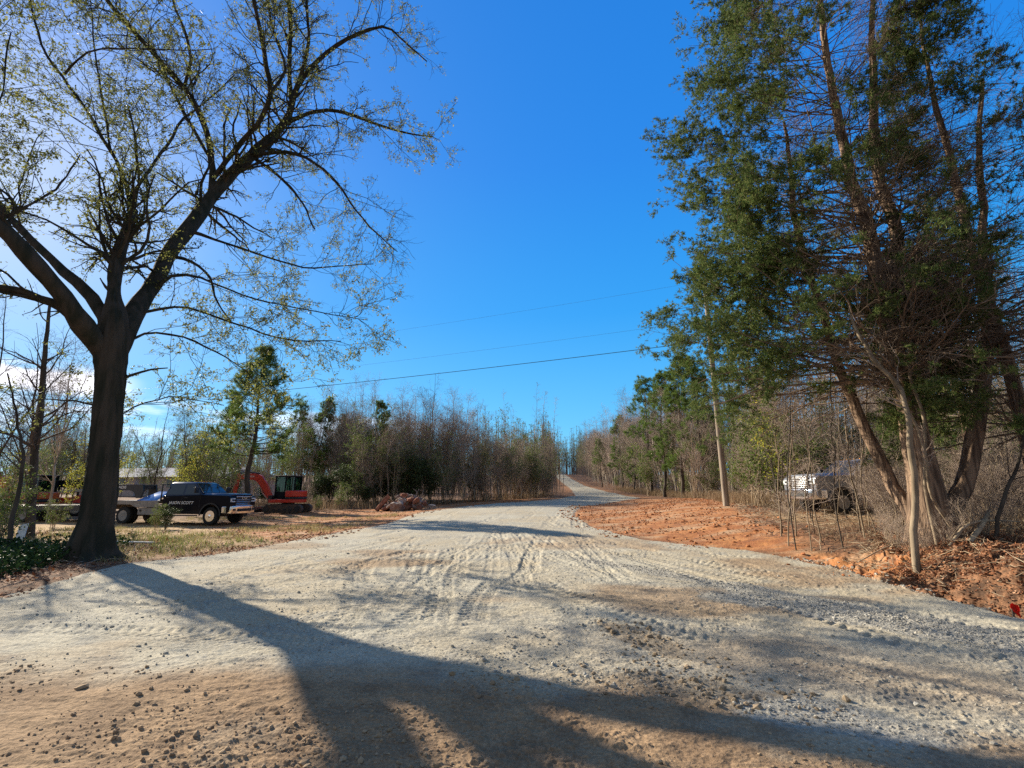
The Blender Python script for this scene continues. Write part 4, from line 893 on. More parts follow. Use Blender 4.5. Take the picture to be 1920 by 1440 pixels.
def flakes(name, x, y, size, mats, label, cat, g, lift=.02, aspect=.55, dz=0):
    n = len(x); z = surf(x, y) + g.random(n) * lift + dz
    u = norm(np.stack([g.normal(size=n), g.normal(size=n), g.normal(size=n) * .45], 1)); w = norm(np.cross(u, np.stack([g.normal(size=n) * .4, g.normal(size=n) * .4, np.ones(n)], 1)))
    s = size * g.uniform(.5, 1.4, n)[:, None]; c = np.stack([x, y, z], 1); nn_ = np.cross(u, w) * s * .18
    V = np.stack([c, c + u * s * .5 + w * s * aspect * .5 + nn_, c + u * s, c + u * s * .5 - w * s * aspect * .5 + nn_], 1).reshape(-1, 3); i = np.arange(n)[:, None] * 4
    me = np_mesh(name, V, [i + np.array([[0, 1, 2]]), i + np.array([[0, 2, 3]])], mats); o = link(name, me); tag(o, label, cat, kind='stuff'); return o
x, y = pts_in(110000, 6.6, 15, 3, 14, lambda x, y: (seg_poly(x, y, GRAVEL) > .15) & ((x - 6.6 > (y - 9) * .7) | (y < 9)) & (seg_poly(x, y, CLAY_R) > -.1) & (fbm(x * 1.5, y * 1.5, 9, 3) > .22), g)
flakes('leaf_litter', x, y, .06, [M['brown_leaf']], 'brown leaf litter on the bank under the cedars', 'leaves', g, .05)
x, y = pts_in(42000, -22, -4.8, 6, 21, lambda x, y: (seg_poly(x, y, GRAVEL) > -.25) & ((y < 14.5) | (fbm(x * .8, y * .8, 2, 3) > .52)) & (fbm(x * 1.3, y * 1.3, 19, 3) > .40), g)
flakes('leaf_litter', x, y, .08, [M['brown_leaf']], 'brown leaf litter around the foot of the oak', 'leaves', g, .03)
x, y = pts_in(9000, -15, 16, 14, 46, lambda x, y: (seg_poly(x, y, GRAVEL) > .2), g)
flakes('leaf_litter', x, y, .10, [M['brown_leaf']], 'scattered brown leaves and bits over the clay and grass', 'leaves', g, .02)

def rocks_np(x, y, s, g, sink=.3, flat=.7):
    t = (1 + 5 ** .5) / 2
    ico = norm(np.array([(-1, t, 0), (1, t, 0), (-1, -t, 0), (1, -t, 0), (0, -1, t), (0, 1, t), (0, -1, -t), (0, 1, -t), (t, 0, -1), (t, 0, 1), (-t, 0, -1), (-t, 0, 1)]))
    fc = np.array([(0, 11, 5), (0, 5, 1), (0, 1, 7), (0, 7, 10), (0, 10, 11), (1, 5, 9), (5, 11, 4), (11, 10, 2), (10, 7, 6), (7, 1, 8), (3, 9, 4), (3, 4, 2), (3, 2, 6), (3, 6, 8), (3, 8, 9), (4, 9, 5), (2, 4, 11), (6, 2, 10), (8, 6, 7), (9, 8, 1)])
    n = len(x); V = ico[None] * g.uniform(.65, 1.25, (n, 12, 1)); V = V * np.stack([g.uniform(.7, 1.3, n), g.uniform(.6, 1.1, n), g.uniform(.45, .9, n) * flat / .7], 1)[:, None]
    a = g.random(n) * 2 * pi; c, s_ = np.cos(a)[:, None], np.sin(a)[:, None]; X = V[..., 0] * c - V[..., 1] * s_; Y = V[..., 0] * s_ + V[..., 1] * c
    V = np.stack([X, Y, V[..., 2]], 2) * s[:, None, None] + np.stack([x, y, surf(x, y) + s * (.5 - sink)], 1)[:, None]
    F = (np.arange(n)[:, None, None] * 12 + fc[None]).reshape(-1, 3); return V.reshape(-1, 3), F
def stone_stuff(name, x, y, s, m, label, g):
    V, F = rocks_np(x, y, s, g); o = link(name, np_mesh(name, V, [F], [m], smooth=False)); tag(o, label, 'stones', kind='stuff')
def sphere_pts(n, g, rmax, a0=-58, a1=58, pw=1.0, rmin=2.6):
    a = np.radians(g.uniform(a0, a1, n)); r = rmin * (rmax / rmin) ** (g.random(n) ** pw); return r * np.sin(a), r * np.cos(a)
stone_m = leafmat('stone_bits', (.26, .24, .205), (.50, .46, .39), (.36, .32, .26), 0, .95)
clod_m = leafmat('clod_bits', (.26, .175, .11), (.42, .30, .19), (.34, .24, .15), 0, .95)
grey_m = leafmat('crushed_bits', (.24, .22, .19), (.50, .46, .39), (.36, .33, .28), 0, .9)
clay_m = leafmat('clay_bits', (.30, .12, .055), (.46, .21, .10), (.38, .16, .07), 0, .95)
x, y = sphere_pts(52000, g, 24); dlx = np.interp(x, [-12, -6, -2, 0, 1.5, 3, 5], [5.4, 5.0, 4.75, 4.6, 4.0, 3.2, 2.2]); gi = seg_poly(x, y, GRAVEL) < .1; nn_ = fbm(x * 1.1, y * 1.1, 44, 4) + .25 * (g.random(len(x)) - .5) > .52
s = g.gamma(1.1, .0040, len(x)) + .002; s = np.clip(s, 0, .035)
k = gi & (y < dlx) & nn_; stone_stuff('dirt_clods', x[k], y[k], s[k] * 1.15, clod_m, 'brown clods and pebbles on the dirt in the foreground', g)
k = gi & (y >= dlx) & nn_; stone_stuff('gravel_stones', x[k], y[k], s[k], stone_m, 'small pebbles over the packed grey gravel', g)
x, y = pts_in(75000, .5, 7, 3, 13, lambda x, y: seg_poly(x, y, GRAVEL) < .05, g)
lo_ = (blob(x, y, 4.6, 6.4, 3.0, .6, -48) + blob(x, y, 2.3, 3.75, .8, .35, -20) + .9 * blob(x, y, 3.1, 9.5, 3.5, .35, -55) + .6 * blob(x, y, 5, 4.2, 1.6, .8, -20)) * (.3 + 1.4 * fbm(x * 2.2, y * 2.2, 71, 5, .6))
k = lo_ > g.uniform(.3, 1.3, len(x)); s = np.clip(g.gamma(2.0, .0034, k.sum()) + .0025, 0, .024)
stone_stuff('crushed_stone', x[k], y[k], s, grey_m, 'loose crushed grey stone on the right of the gravel', g)
x, y = pts_in(5000, .3, 3.2, 3.2, 8, lambda x, y: (blob(x, y, 1.45, 5.6, 1.1, .4, -62) + blob(x, y, 1.5, 4.25, 1.1, .5, -25)) * (.35 + 1.3 * fbm(x * 2.2, y * 2.2, 71, 5, .6)) > g.uniform(.3, 1.3, len(x)), g)
mud_m = leafmat('mud_bits', (.20, .15, .10), (.36, .27, .18), None, 0, .95)
stone_stuff('mud_clods', x, y, np.clip(g.gamma(2, .006, len(x)) + .004, 0, .05), mud_m, 'dark churned mud clods in the foreground', g)
x, y = pts_in(16000, 2, 17, 8, 44, lambda x, y: seg_poly(x, y, CLAY_R) < .6, g); x2, y2 = pts_in(12000, -18, 6, 15, 52, lambda x, y: seg_poly(x, y, CLAY_L) < .8, g)
x = np.r_[x, x2]; y = np.r_[y, y2]; kk = fbm(x * .8, y * .8, 33, 3) > .47; x = x[kk]; y = y[kk]
stone_stuff('clay_crumbs', x, y, np.clip(g.gamma(2, .010, len(x)) + .006, 0, .08), clay_m, 'crumbs and clods of orange clay', g)
x, y = pts_in(3000, 6.4, 9.4, 5.5, 12, lambda x, y: (np.abs(seg_poly(x, y, GRAVEL) - .15) < .22), g)
stone_stuff('edge_stones', x, y, np.clip(g.gamma(2, .007, len(x)) + .006, 0, .04), stone_m, 'pale stones along the right gravel edge', g)
# sticks and shreds of bark on the bank
def sticks(name, x, y, L, r, m, label, g):
    n = len(x); a = g.random(n) * 2 * pi; e = g.normal(size=n) * .22; D = np.stack([np.cos(a) * np.cos(e), np.sin(a) * np.cos(e), np.sin(e)], 1)
    LL = L * g.uniform(.3, 1.4, n); c = np.stack([x, y, surf(x, y) + .03 + .4 * LL * np.abs(np.sin(e))], 1); out = []
    for t in np.linspace(-.5, .5, 5): out.append(c + D * (LL * t)[:, None] + g.normal(size=c.shape) * .012)
    P = np.stack(out, 1); Rd = r * g.uniform(.5, 1.5, n)[:, None] * np.linspace(1, .5, 5)[None]
    V, F = tubes([(P, Rd, 4)]); o = link(name, np_mesh(name, V, [F], [m])); tag(o, label, 'sticks', kind='stuff')
x, y = pts_in(2600, 6.9, 15, 3.5, 14, lambda x, y: (seg_poly(x, y, GRAVEL) > .3) & ((x - 7 > (y - 10.5)) | (y < 10)), g)
sticks('bark_sticks', x, y, .38, .006, M['tan_bark'], 'broken sticks and bark shreds over the bank', g)
x, y = pts_in(1500, 7, 17, 10.5, 26, lambda x, y: (seg_poly(x, y, GRAVEL) > 1.0) & (seg_poly(x, y, CLAY_R) > -.6), g)
sticks('brush_sticks', x, y, .6, .008, M['tan_bark'], 'cut sticks at the edge of the clay under the right wood', g)
x, y = pts_in(350, -16, -6, 8, 17, lambda x, y: (seg_poly(x, y, GRAVEL) > .1), g)
sticks('oak_sticks', x, y, .4, .006, M['twig'], 'fallen twigs around the oak', g)
# ivy and evergreen ground cover at the far left
x, y = pts_in(6500, -17, -8.8, 7.6, 14, lambda x, y: (seg_poly(x, y, GRAVEL) > .35) & (x < -9.4 - (y - 9) * .25) & (fbm(x, y, 6, 3) > .36), g)
n = len(x); z = surf(x, y) + g.random(n) ** 1.8 * .34 * sm(0, 1.6, seg_poly(x, y, GRAVEL)); c = np.stack([x, y, z], 1); c = np.repeat(c, 6, 0) + g.normal(size=(n * 6, 3)) * .07
u = norm(g.normal(size=c.shape)); w = norm(np.cross(u, g.normal(size=c.shape))); s = .075 * g.uniform(.6, 1.3, len(c))[:, None]
V = np.stack([c, c + u * s * .5 + w * s * .4, c + u * s, c + u * s * .5 - w * s * .4], 1).reshape(-1, 3)
o = link('ivy_cover', np_mesh('ivy_cover', V, [np.arange(len(V)).reshape(-1, 4)], [leafmat('ivy_leaf', (.015, .035, .014), (.05, .09, .03), (.03, .06, .02), .15, .55)])); tag(o, 'dark glossy ivy and evergreen cover left of the oak', 'ivy', kind='stuff')
for px, Y, s, lb, k in ((300, 21.5, .30, 'small leafy bush in front of the flatbed behind the truck cab', 'green_bush'), (318, 21.8, .26, 'dark weed clump beside the black truck rear door', 'dark_bush'), (10, 13.5, .55, 'dark leafy bush at the left edge behind the ivy', 'green_bush'),
                    (-20, 16, .8, 'tall green bush cut by the left edge of the photo', 'green_bush'), (110, 22, .35, 'low yellow green bush in front of the trailer ramps', 'green_bush'), (262, 16.5, .1, 'tiny green weed tuft on the straw right of the oak', 'green_bush')):
    put(k, 'leafy_bush', 'shrub', gx(px, Y), Y, s, lb, parts=BUSH)

# single fallen sticks one can tell apart
def stick(name, pts, label, m='tan_bark', cat='stick', sides=7):
    P, Rd = pline([(a, b, float(surf(np.array([a]), np.array([b]))[0]) + c, r) for a, b, c, r in pts], 9); O = P[0].copy()
    V, F = tubes([((P - O)[None], Rd[None], sides)]); o = link(name, np_mesh(name, V, [F], [M[m]])); o.location = O; tag(o, label, cat); return o
stick('fallen_branch', [(8.6, 9.9, .03, .03), (9.2, 10.1, .3, .03), (9.9, 10.3, .42, .02), (10.6, 10.4, .4, .012)], 'pale forked stick leaning against the foot of the big red cedar')
stick('fallen_branch', [(8.9, 9.8, .05, .045), (9.6, 10.2, .28, .05), (10.2, 10.6, .55, .035)], 'thick pale broken limb propped at the cedar base')
stick('fallen_branch', [(7.4, 6.6, .03, .014), (7.9, 6.9, .15, .014), (8.5, 7.4, .12, .01), (9, 7.9, .1, .006)], 'thin orange lit stick lying beside the ditch')
stick('fallen_branch', [(9.6, 7.6, .05, .022), (10.1, 7.9, .12, .025), (10.6, 8.3, .12, .02)], 'short pale stick on the leaf bank at the right edge')
stick('fallen_branch', [(7.2, 10.6, .03, .012), (8.1, 10.7, .1, .014), (9.0, 10.8, .06, .01)], 'straight tan stick lying on the clay left of the cedar')
# white boards and pipe lying left and right of the oak
white = mat('white_board', (.75, .73, .7), .6, vary=.15, vscale=6)
# ------------------------------------------------------------------ hard objects
class MB:
    def __init__(s): s.bm = bmesh.new()
    def box(s, x0, x1, y0, y1, z0, z1, rot=None, at=None):
        vs = [s.bm.verts.new((x, y, z)) for z in (z0, z1) for x, y in ((x0, y0), (x1, y0), (x1, y1), (x0, y1))]
        for f in ((0, 3, 2, 1), (4, 5, 6, 7), (0, 1, 5, 4), (1, 2, 6, 5), (2, 3, 7, 6), (3, 0, 4, 7)): s.bm.faces.new([vs[i] for i in f])
        if rot is not None: bmesh.ops.rotate(s.bm, verts=vs, cent=at or (0, 0, 0), matrix=rot)
        return s
    def prism(s, prof, y0, y1, axis='y', tin=0):
        """profile (a,b) extruded; axis y: (x,z); axis x: (y,z); axis z: (x,y)"""
        def P(a, b, t): return {'y': (a, t, b), 'x': (t, a, b), 'z': (a, b, t)}[axis]
        A = [s.bm.verts.new(P(a, b, y0)) for a, b in prof]; B = [s.bm.verts.new(P(a, b, y1)) for a, b in prof]; n = len(prof)
        s.bm.faces.new(A); s.bm.faces.new(B[::-1])
        for i in range(n): s.bm.faces.new((A[i], B[i], B[(i + 1) % n], A[(i + 1) % n]))
        return s
    def loft(s, rings, cap=True):
        Rn = [[s.bm.verts.new(p) for p in r] for r in rings]; n = len(rings[0])
        for a, b in zip(Rn, Rn[1:]):
            for i in range(n): s.bm.faces.new((a[i], a[(i + 1) % n], b[(i + 1) % n], b[i]))
        if cap: s.bm.faces.new(Rn[0][::-1]); s.bm.faces.new(Rn[-1])
        return s
    def cyl(s, p0, p1, r, n=14, r1=None, cap=True):
        p0 = Vector(p0); p1 = Vector(p1); d = (p1 - p0).normalized(); u = d.orthogonal().normalized(); v = d.cross(u); r1 = r if r1 is None else r1
        ring = lambda p, q: [p + (u * cos(2 * pi * i / n) + v * sin(2 * pi * i / n)) * q for i in range(n)]
        return s.loft([ring(p0, r), ring(p1, r1)], cap)
    def lathe(s, prof, n=28, axis='y', c=(0, 0, 0)):
        """(r, t) pairs revolved round an axis through c"""
        rings = []
        for r, t in prof:
            ring = []
            for i in range(n):
                a = 2 * pi * i / n; p = (r * cos(a), t, r * sin(a)) if axis == 'y' else (r * cos(a), r * sin(a), t)
                ring.append((p[0] + c[0], p[1] + c[1], p[2] + c[2]))
            rings.append(ring)
        return s.loft(rings, True)
    def build(s, name, m, parent=None, bevel=.0, smooth=False, seg=2):
        bmesh.ops.recalc_face_normals(s.bm, faces=s.bm.faces)
        me = bpy.data.meshes.new(name); s.bm.to_mesh(me); s.bm.free()
        me.materials.append(M[m] if isinstance(m, str) else m); o = link(name, me, parent)
        if smooth:
            me.polygons.foreach_set('use_smooth', [True] * len(me.polygons)); me.set_sharp_from_angle(angle=R_(38))
        if bevel:
            b = o.modifiers.new('bevel', 'BEVEL'); b.width = bevel; b.segments = seg; b.limit_method = 'ANGLE'; b.angle_limit = R_(25)
            me.polygons.foreach_set('use_smooth', [True] * len(me.polygons)); me.set_sharp_from_angle(angle=R_(60))
        return o
def text(body, size, m, parent, loc, rot, name='lettering', shear=0, ext=.003, al='CENTER', sx_=1.0):
    cu = bpy.data.curves.new(name, 'FONT'); cu.body = body; cu.size = size; cu.extrude = ext; cu.align_x = al; cu.align_y = 'CENTER'; cu.shear = shear; cu.offset = size * .012
    tmp = bpy.data.objects.new('t', cu); COL.objects.link(tmp); dg = bpy.context.evaluated_depsgraph_get()
    me = bpy.data.meshes.new_from_object(tmp.evaluated_get(dg)); bpy.data.objects.remove(tmp)
    me.materials.clear(); me.materials.append(M[m]); o = link(name, me, parent); o.location = loc; o.rotation_euler = rot; o.scale = (sx_, 1, 1); return o
M['black_paint'] = mat('black_paint', (.006, .008, .014), .12, spec=.12)
M['navy_paint'] = mat('navy_paint', (.010, .020, .055), .18, spec=.7)
M['silver_paint'] = mat('silver_paint', (.22, .23, .26), .3, metal=.4)
M['chrome'] = mat('chrome', (.85, .85, .87), .16, metal=1)
M['soft_chrome'] = mat('soft_chrome', (.7, .7, .72), .38, metal=1)
M['glass'] = mat('glass', (.015, .022, .028), .04, spec=1.0)
M['tyre'] = mat('tyre', (.022, .021, .02), .85, bump=(60, .4, .01), vary=.3, vscale=8)
M['black_plastic'] = mat('black_plastic', (.02, .02, .022), .6)
M['lamp'] = mat('lamp', (.75, .78, .8), .15, spec=1.0)
M['white_mark'] = mat('white_mark', (.8, .8, .8), .6)
M['grey_steel'] = mat('grey_steel', (.34, .31, .28), .55, spec=.4, vary=.25, vscale=5)
M['black_steel'] = mat('black_steel', (.02, .021, .024), .4, spec=.5)
M['deck_wood'] = mat('deck_wood', (.22, .17, .12), .9, vary=.4, vscale=6)
M['red_paint'] = mat('red_paint', (.62, .045, .022), .35, spec=.5, vary=.12, vscale=4)
M['orange_paint'] = mat('orange_paint', (.60, .12, .03), .4, vary=.2, vscale=4)
M['track_rubber'] = mat('track_rubber', (.05, .045, .042), .9, col2=(.12, .075, .05), vscale=4, bump=(30, .5, .02))
M['amber'] = mat('amber', (.8, .3, .02), .3)
M['roof_metal'] = mat('roof_metal', (.30, .30, .34), .9, spec=.05, vary=.1)
M['wall_tan'] = mat('wall_tan', (.48, .38, .33), .8, vary=.12)
M['tan_steel'] = mat('tan_steel', (.46, .40, .30), .6, vary=.2, vscale=3)

def wheel(parent, x, y, r=.42, w=.27, side=-1, rim='chrome', dually=False):
    """side: -1 when the outer face looks towards local -y"""
    wh = MB().lathe([(r * .56, -w / 2), (r * .9, -w / 2), (r * .985, -w * .38), (r, -w * .2), (r, w * .2), (r * .985, w * .38), (r * .9, w / 2), (r * .56, w / 2)], 32).build('wheel', 'tyre', parent, smooth=True)
    wh.location = (x, y, r)
    s = side * w / 2; m = MB()
    dish = -side * (.10 if dually else .02)
    m.lathe([(r * .60, s * 1.02), (r * .53, s * .9), (r * .50, s + dish * .9), (r * .30, s + dish), (r * .28, s * 1.0 + dish * .4), (r * .12, s * 1.12 + dish * .2), (.001, s * 1.14 + dish * .2)], 28)
    for i in range(8):
        a = 2 * pi * i / 8; m.cyl((r * .4 * cos(a), s + dish * .5, r * .4 * sin(a)), (r * .4 * cos(a), s * 1.03 + dish * .6, r * .4 * sin(a)), r * .055, 8)
    m.build('rim', rim, wh, smooth=True)
    return wh
def arch(cx, r, z0, n=9, r2=None):
    return [(cx + r * cos(a), z0 + (r2 or r) * sin(a)) for a in [pi * i / (n - 1) for i in range(n)]]
def pickup(name, loc, rz, label, paint, cat='pickup truck', bed='flatbed', grille='horiz', wb=4.9, words=None, front_words=None, hood_paint=None):
    t = empty(name, loc, rz, label, cat); hw = .98; t.scale = (1, 1, 1.05)
    # body: doors and front wings as one shell with the front wheel arch cut out; x forward, root between ground and front axle
    ar = arch(0, .54, .44, 9)
    prof = [(.98, .62), (1.02, .95), (1.0, 1.30), (.86, 1.38), (-.62, 1.42), (-2.78, 1.37), (-2.82, .60), (-2.6, .52)] + [(-.54, .50)] + ar[::-1][1:-1] + [(.54, .50), (.9, .56)]
    body = MB().prism(prof, -hw, hw).build('body', paint, t, .03)
    hood = MB().loft([[(-.66, -.88, 1.40), (-.66, .88, 1.40), (-.66, .78, 1.50), (-.66, -.78, 1.50)], [(.3, -.88, 1.38), (.3, .88, 1.38), (.3, .76, 1.49), (.3, -.76, 1.49)], [(.93, -.84, 1.36), (.93, .84, 1.36), (.93, .72, 1.44), (.93, -.72, 1.44)]]).build('hood', hood_paint or paint, t, .03)
    # cab roof and pillars
    fl = lambda x, z, w: [(x, -w, z), (x, w, z)]
    base = [(-.60, -.93, 1.41), (-.60, .93, 1.41), (-2.76, .93, 1.36), (-2.76, -.93, 1.36)]
    mid = [(-1.18, -.78, 1.96), (-1.18, .78, 1.96), (-2.60, .78, 1.96), (-2.60, -.78, 1.96)]
    top = [(-1.34, -.68, 2.03), (-1.34, .68, 2.03), (-2.5, .68, 2.04), (-2.5, -.68, 2.04)]
    MB().loft([base, mid, top]).build('cab_roof', hood_paint or paint, t, .025)
    def on_side(s, pts, off=.006):  # quad panel laid on the sloping side of the cab
        r = []
        for x, z in pts:
            k = (z - 1.385) / .575; y = .93 + (.78 - .93) * k + off; r.append((x, s * y, z))
        return r
    for s in (-1, 1):
        for pts in ([(-.82, 1.44), (-1.62, 1.44), (-1.62, 1.90), (-1.26, 1.90)], [(-1.72, 1.44), (-2.62, 1.44), (-2.50, 1.90), (-1.72, 1.90)]):
            q = on_side(s, pts); q2 = [(x, y - s * .02, z) for x, y, z in q]; MB().loft([q2, q]).build('side_window', 'glass', t)
        for x0, x1 in ((-1.64, -.66), (-2.70, -1.70)):      # door cut lines and handles
            m = MB()
            for a, b, c, d in ((x0, x0 + .012, .6, 1.44), (x1 - .012, x1, .6, 1.44), (x0, x1, .6, .612)): m.box(a, b, s * hw - .004, s * hw + .004, c, min(d, 1.37))
            dr = m.build('door', 'black_plastic', t)
            MB().box(x0 + .08, x0 + .28, s * (hw + .005) - .018, s * (hw + .005) + .018, 1.26, 1.30).build('door_handle', 'chrome' if paint != 'black_paint' else 'black_plastic', dr, .008)
        mr = MB().box(-.86, -.76, s * 1.0 if s > 0 else -1.24, 1.24 if s > 0 else -1.0, 1.50, 1.78).build('mirror', 'black_plastic', t, .03)
        MB().box(-2.55, -.75, s * 1.0 - .09, s * 1.0 + .09, .42, .47).build('side_step', 'black_plastic', t, .015)
        fm = MB(); fm.prism([(a, b) for a, b in arch(0, .60, .44, 13)] + arch(0, .535, .44, 13)[::-1], s * hw - .02, s * (hw + .05)); fm.build('wheel_arch', 'black_plastic' if paint == 'black_paint' else paint, t)
    ws = [(-.66, -.83, 1.49), (-.66, .83, 1.49), (-1.17, .72, 1.94), (-1.17, -.72, 1.94)]
    MB().loft([ws, [(x + .03, y, z + .022) for x, y, z in ws]]).build('windshield', 'glass', t)
    rw = [(-2.745, -.75, 1.52), (-2.745, .75, 1.52), (-2.645, .68, 1.84), (-2.645, -.68, 1.84)]
    MB().loft([rw, [(x - .035, y, z) for x, y, z in rw]]).build('rear_window', 'glass', t)
    # face: grille, lamps, bumper
    gm = MB().box(.99, 1.045, -.56, .56, .92, 1.33).build('grille', 'black_plastic', t, .015)
    if grille == 'horiz':
        m = MB()
        for i in range(6): m.box(1.04, 1.075, -.58, .58, .93 + i * .068, .965 + i * .068)
        m.box(1.03, 1.085, -.60, .60, 1.325, 1.36).box(1.03, 1.085, -.60, -.56, .9, 1.36).box(1.03, 1.085, .56, .60, .9, 1.36)
        m.build('grille_bars', 'soft_chrome', gm, .006)
    else:
        m = MB(); m.box(1.04, 1.075, -.58, .58, 1.30, 1.335).box(1.04, 1.07, -.58, .58, .905, .93)
        for i in range(3): m.box(1.04, 1.062, -.56, .56, .99 + i * .085, 1.003 + i * .085)
        m.build('grille_bars', 'chrome', gm, .006)
        if front_words: text(front_words, .15, 'chrome', gm, (1.068, 0, 1.23), (pi / 2, 0, pi / 2), 'emblem', 0, .006, sx_=1.35)
    for s in (-1, 1):
        hl = MB().box(.86, 1.03, min(s * .60, s * .955), max(s * .60, s * .955), 1.06, 1.26).build('headlight', 'black_plastic' , t, .025)
        MB().box(1.02, 1.045, min(s * .62, s * .94), max(s * .62, s * .94), 1.20, 1.25).box(1.02, 1.045, min(s * .62, s * .94), max(s * .62, s * .94), 1.07, 1.12).box(1.02, 1.045, min(s * .86, s * .95), max(s * .86, s * .95), 1.07, 1.25).build('lamp_lens', 'lamp', hl, .006)
    bp = MB(); bp.loft([[(.80, -1.0, .56), (.80, -1.0, .86), (.62, -1.02, .86), (.62, -1.02, .56)], [(1.08, -.86, .52), (1.10, -.86, .88), (.9, -.86, .88), (.9, -.86, .52)],
                      [(1.14, -.3, .52), (1.16, -.3, .88), (.9, -.3, .88), (.9, -.3, .52)], [(1.14, .3, .52), (1.16, .3, .88), (.9, .3, .88), (.9, .3, .52)],
                      [(1.08, .86, .52), (1.10, .86, .88), (.9, .86, .88), (.9, .86, .52)], [(.80, 1.0, .56), (.80, 1.0, .86), (.62, 1.02, .86), (.62, 1.02, .56)]])
    bo = bp.build('front_bumper', 'chrome', t, .02)
    MB().box(1.13, 1.175, -.5, .5, .62, .76).build('air_intake', 'black_plastic', bo, .02)
    for s in (-1, 1): MB().box(1.06, 1.13, min(s * .62, s * .8), max(s * .62, s * .8), .66, .76).build('fog_lamp', 'black_plastic', bo, .015)
    MB().box(-wb - 1.1, .7, -.42, -.30, .48, .62).box(-wb - 1.1, .7, .30, .42, .48, .62).cyl((0, -.8, .42), (0, .8, .42), .06, 10).cyl((-wb, -.8, .42), (-wb, .8, .42), .08, 10).build('frame_rail', 'black_steel', t)
    for s in (-1, 1):
        wheel(t, 0, s * .86, .42, .27, s, 'chrome' if bed == 'flatbed' else 'grey_steel')
        if bed == 'flatbed':
            wheel(t, -wb, s * .93, .42, .25, s, 'grey_steel', True); wheel(t, -wb, s * .62, .42, .22, s, 'grey_steel')
        else: wheel(t, -wb, s * .86, .42, .27, s, 'grey_steel')
    if bed == 'flatbed':
        x0, x1 = -wb - 1.15, -2.92
        for s in (-1, 1):   # side skirts scooped out over the dual wheels
            pr = [(x1, .82), (x1, 1.14), (x0, 1.14), (x0, .80), (-wb - .66, .80), (-wb - .42, .95), (-wb + .42, .95), (-wb + .70, .82)]
            MB().prism(pr, s * 1.08 - .03, s * 1.08 + .03).build('side_skirt', 'grey_steel', t, .008)
            tb = MB().box(-wb + .82, x1 - .05, min(s * .72, s * 1.04), max(s * .72, s * 1.04), .46, .80).build('toolbox', 'grey_steel', t, .015)
            MB().cyl((-wb + .98, s * 1.035, .66), (-wb + .98, s * 1.06, .66), .055, 16).build('latch', 'black_plastic', tb)
        MB().box(x0, x1, -1.05, 1.05, 1.06, 1.125).build('flatbed', 'grey_steel', t)
        hb = MB(); hb.box(x1, x1 + .06, -1.02, 1.02, 1.125, 1.2)
        for y in (-.98, -.5, 0, .5, .98): hb.box(x1, x1 + .05, y - .03, y + .03, 1.12, 1.9)
        hb.box(x1 - .004, x1 + .054, -1.02, 1.02, 1.88, 1.94); hb.build('headache_rack', 'black_steel', t, .008)
        MB().box(x0 - .05, x0, -1.0, 1.0, .72, 1.10).build('rear_panel', 'grey_steel', t, .01)
    else:
        arb = arch(-wb, .54, .44, 9); x0 = -wb - 1.15
        pr = [(-2.86, .55), (-2.86, 1.42), (x0, 1.42), (x0 - .03, .62), (x0 + .1, .58), (-wb - .54, .5)] + arb[::-1][1:-1] + [(-wb + .54, .5)]
        for s in (-1, 1): MB().prism(pr, min(s * .90, s * .99), max(s * .90, s * .99)).build('bed_side', paint, t, .02)
        MB().box(x0, -2.86, -.9, .9, .8, .86).box(-2.9, -2.86, -.9, .9, .86, 1.4).box(x0, x0 + .05, -.9, .9, .86, 1.4).build('bed_floor', paint, t)
        MB().box(x0 - .2, x0 - .02, -.95, .95, .52, .72).build('rear_bumper', 'chrome', t, .02)
    if words:
        text(words, .19, 'white_mark', t, (-1.72, -hw - .006, 1.03), (pi / 2, 0, 0), 'door_lettering', .25, .003, sx_=1.12)
    # roof clearance lamps
    for y in (-.5, -.2, 0, .2, .5): MB().box(-1.45, -1.36, y - .03, y + .03, 2.025, 2.06).build('roof_lamp', 'amber', t, .006)
    return t
tx, ty = -15.05, 25.95
pickup('flatbed_truck', (tx, ty, hz(tx, ty) + .02), R_(-8), 'black crew cab flatbed truck with chrome bumper and white door lettering', 'black_paint', 'truck', words='JASON SCOTT', front_words='RAM', grille='split', hood_paint='navy_paint')
sx_, sy_ = 12.66, 19.98
pickup('silver_pickup', (sx_, sy_, hz(sx_, sy_) + .0), R_(185), 'silver pickup with chrome slatted grille parked behind thin saplings on the right', 'silver_paint', bed='box', wb=3.8)

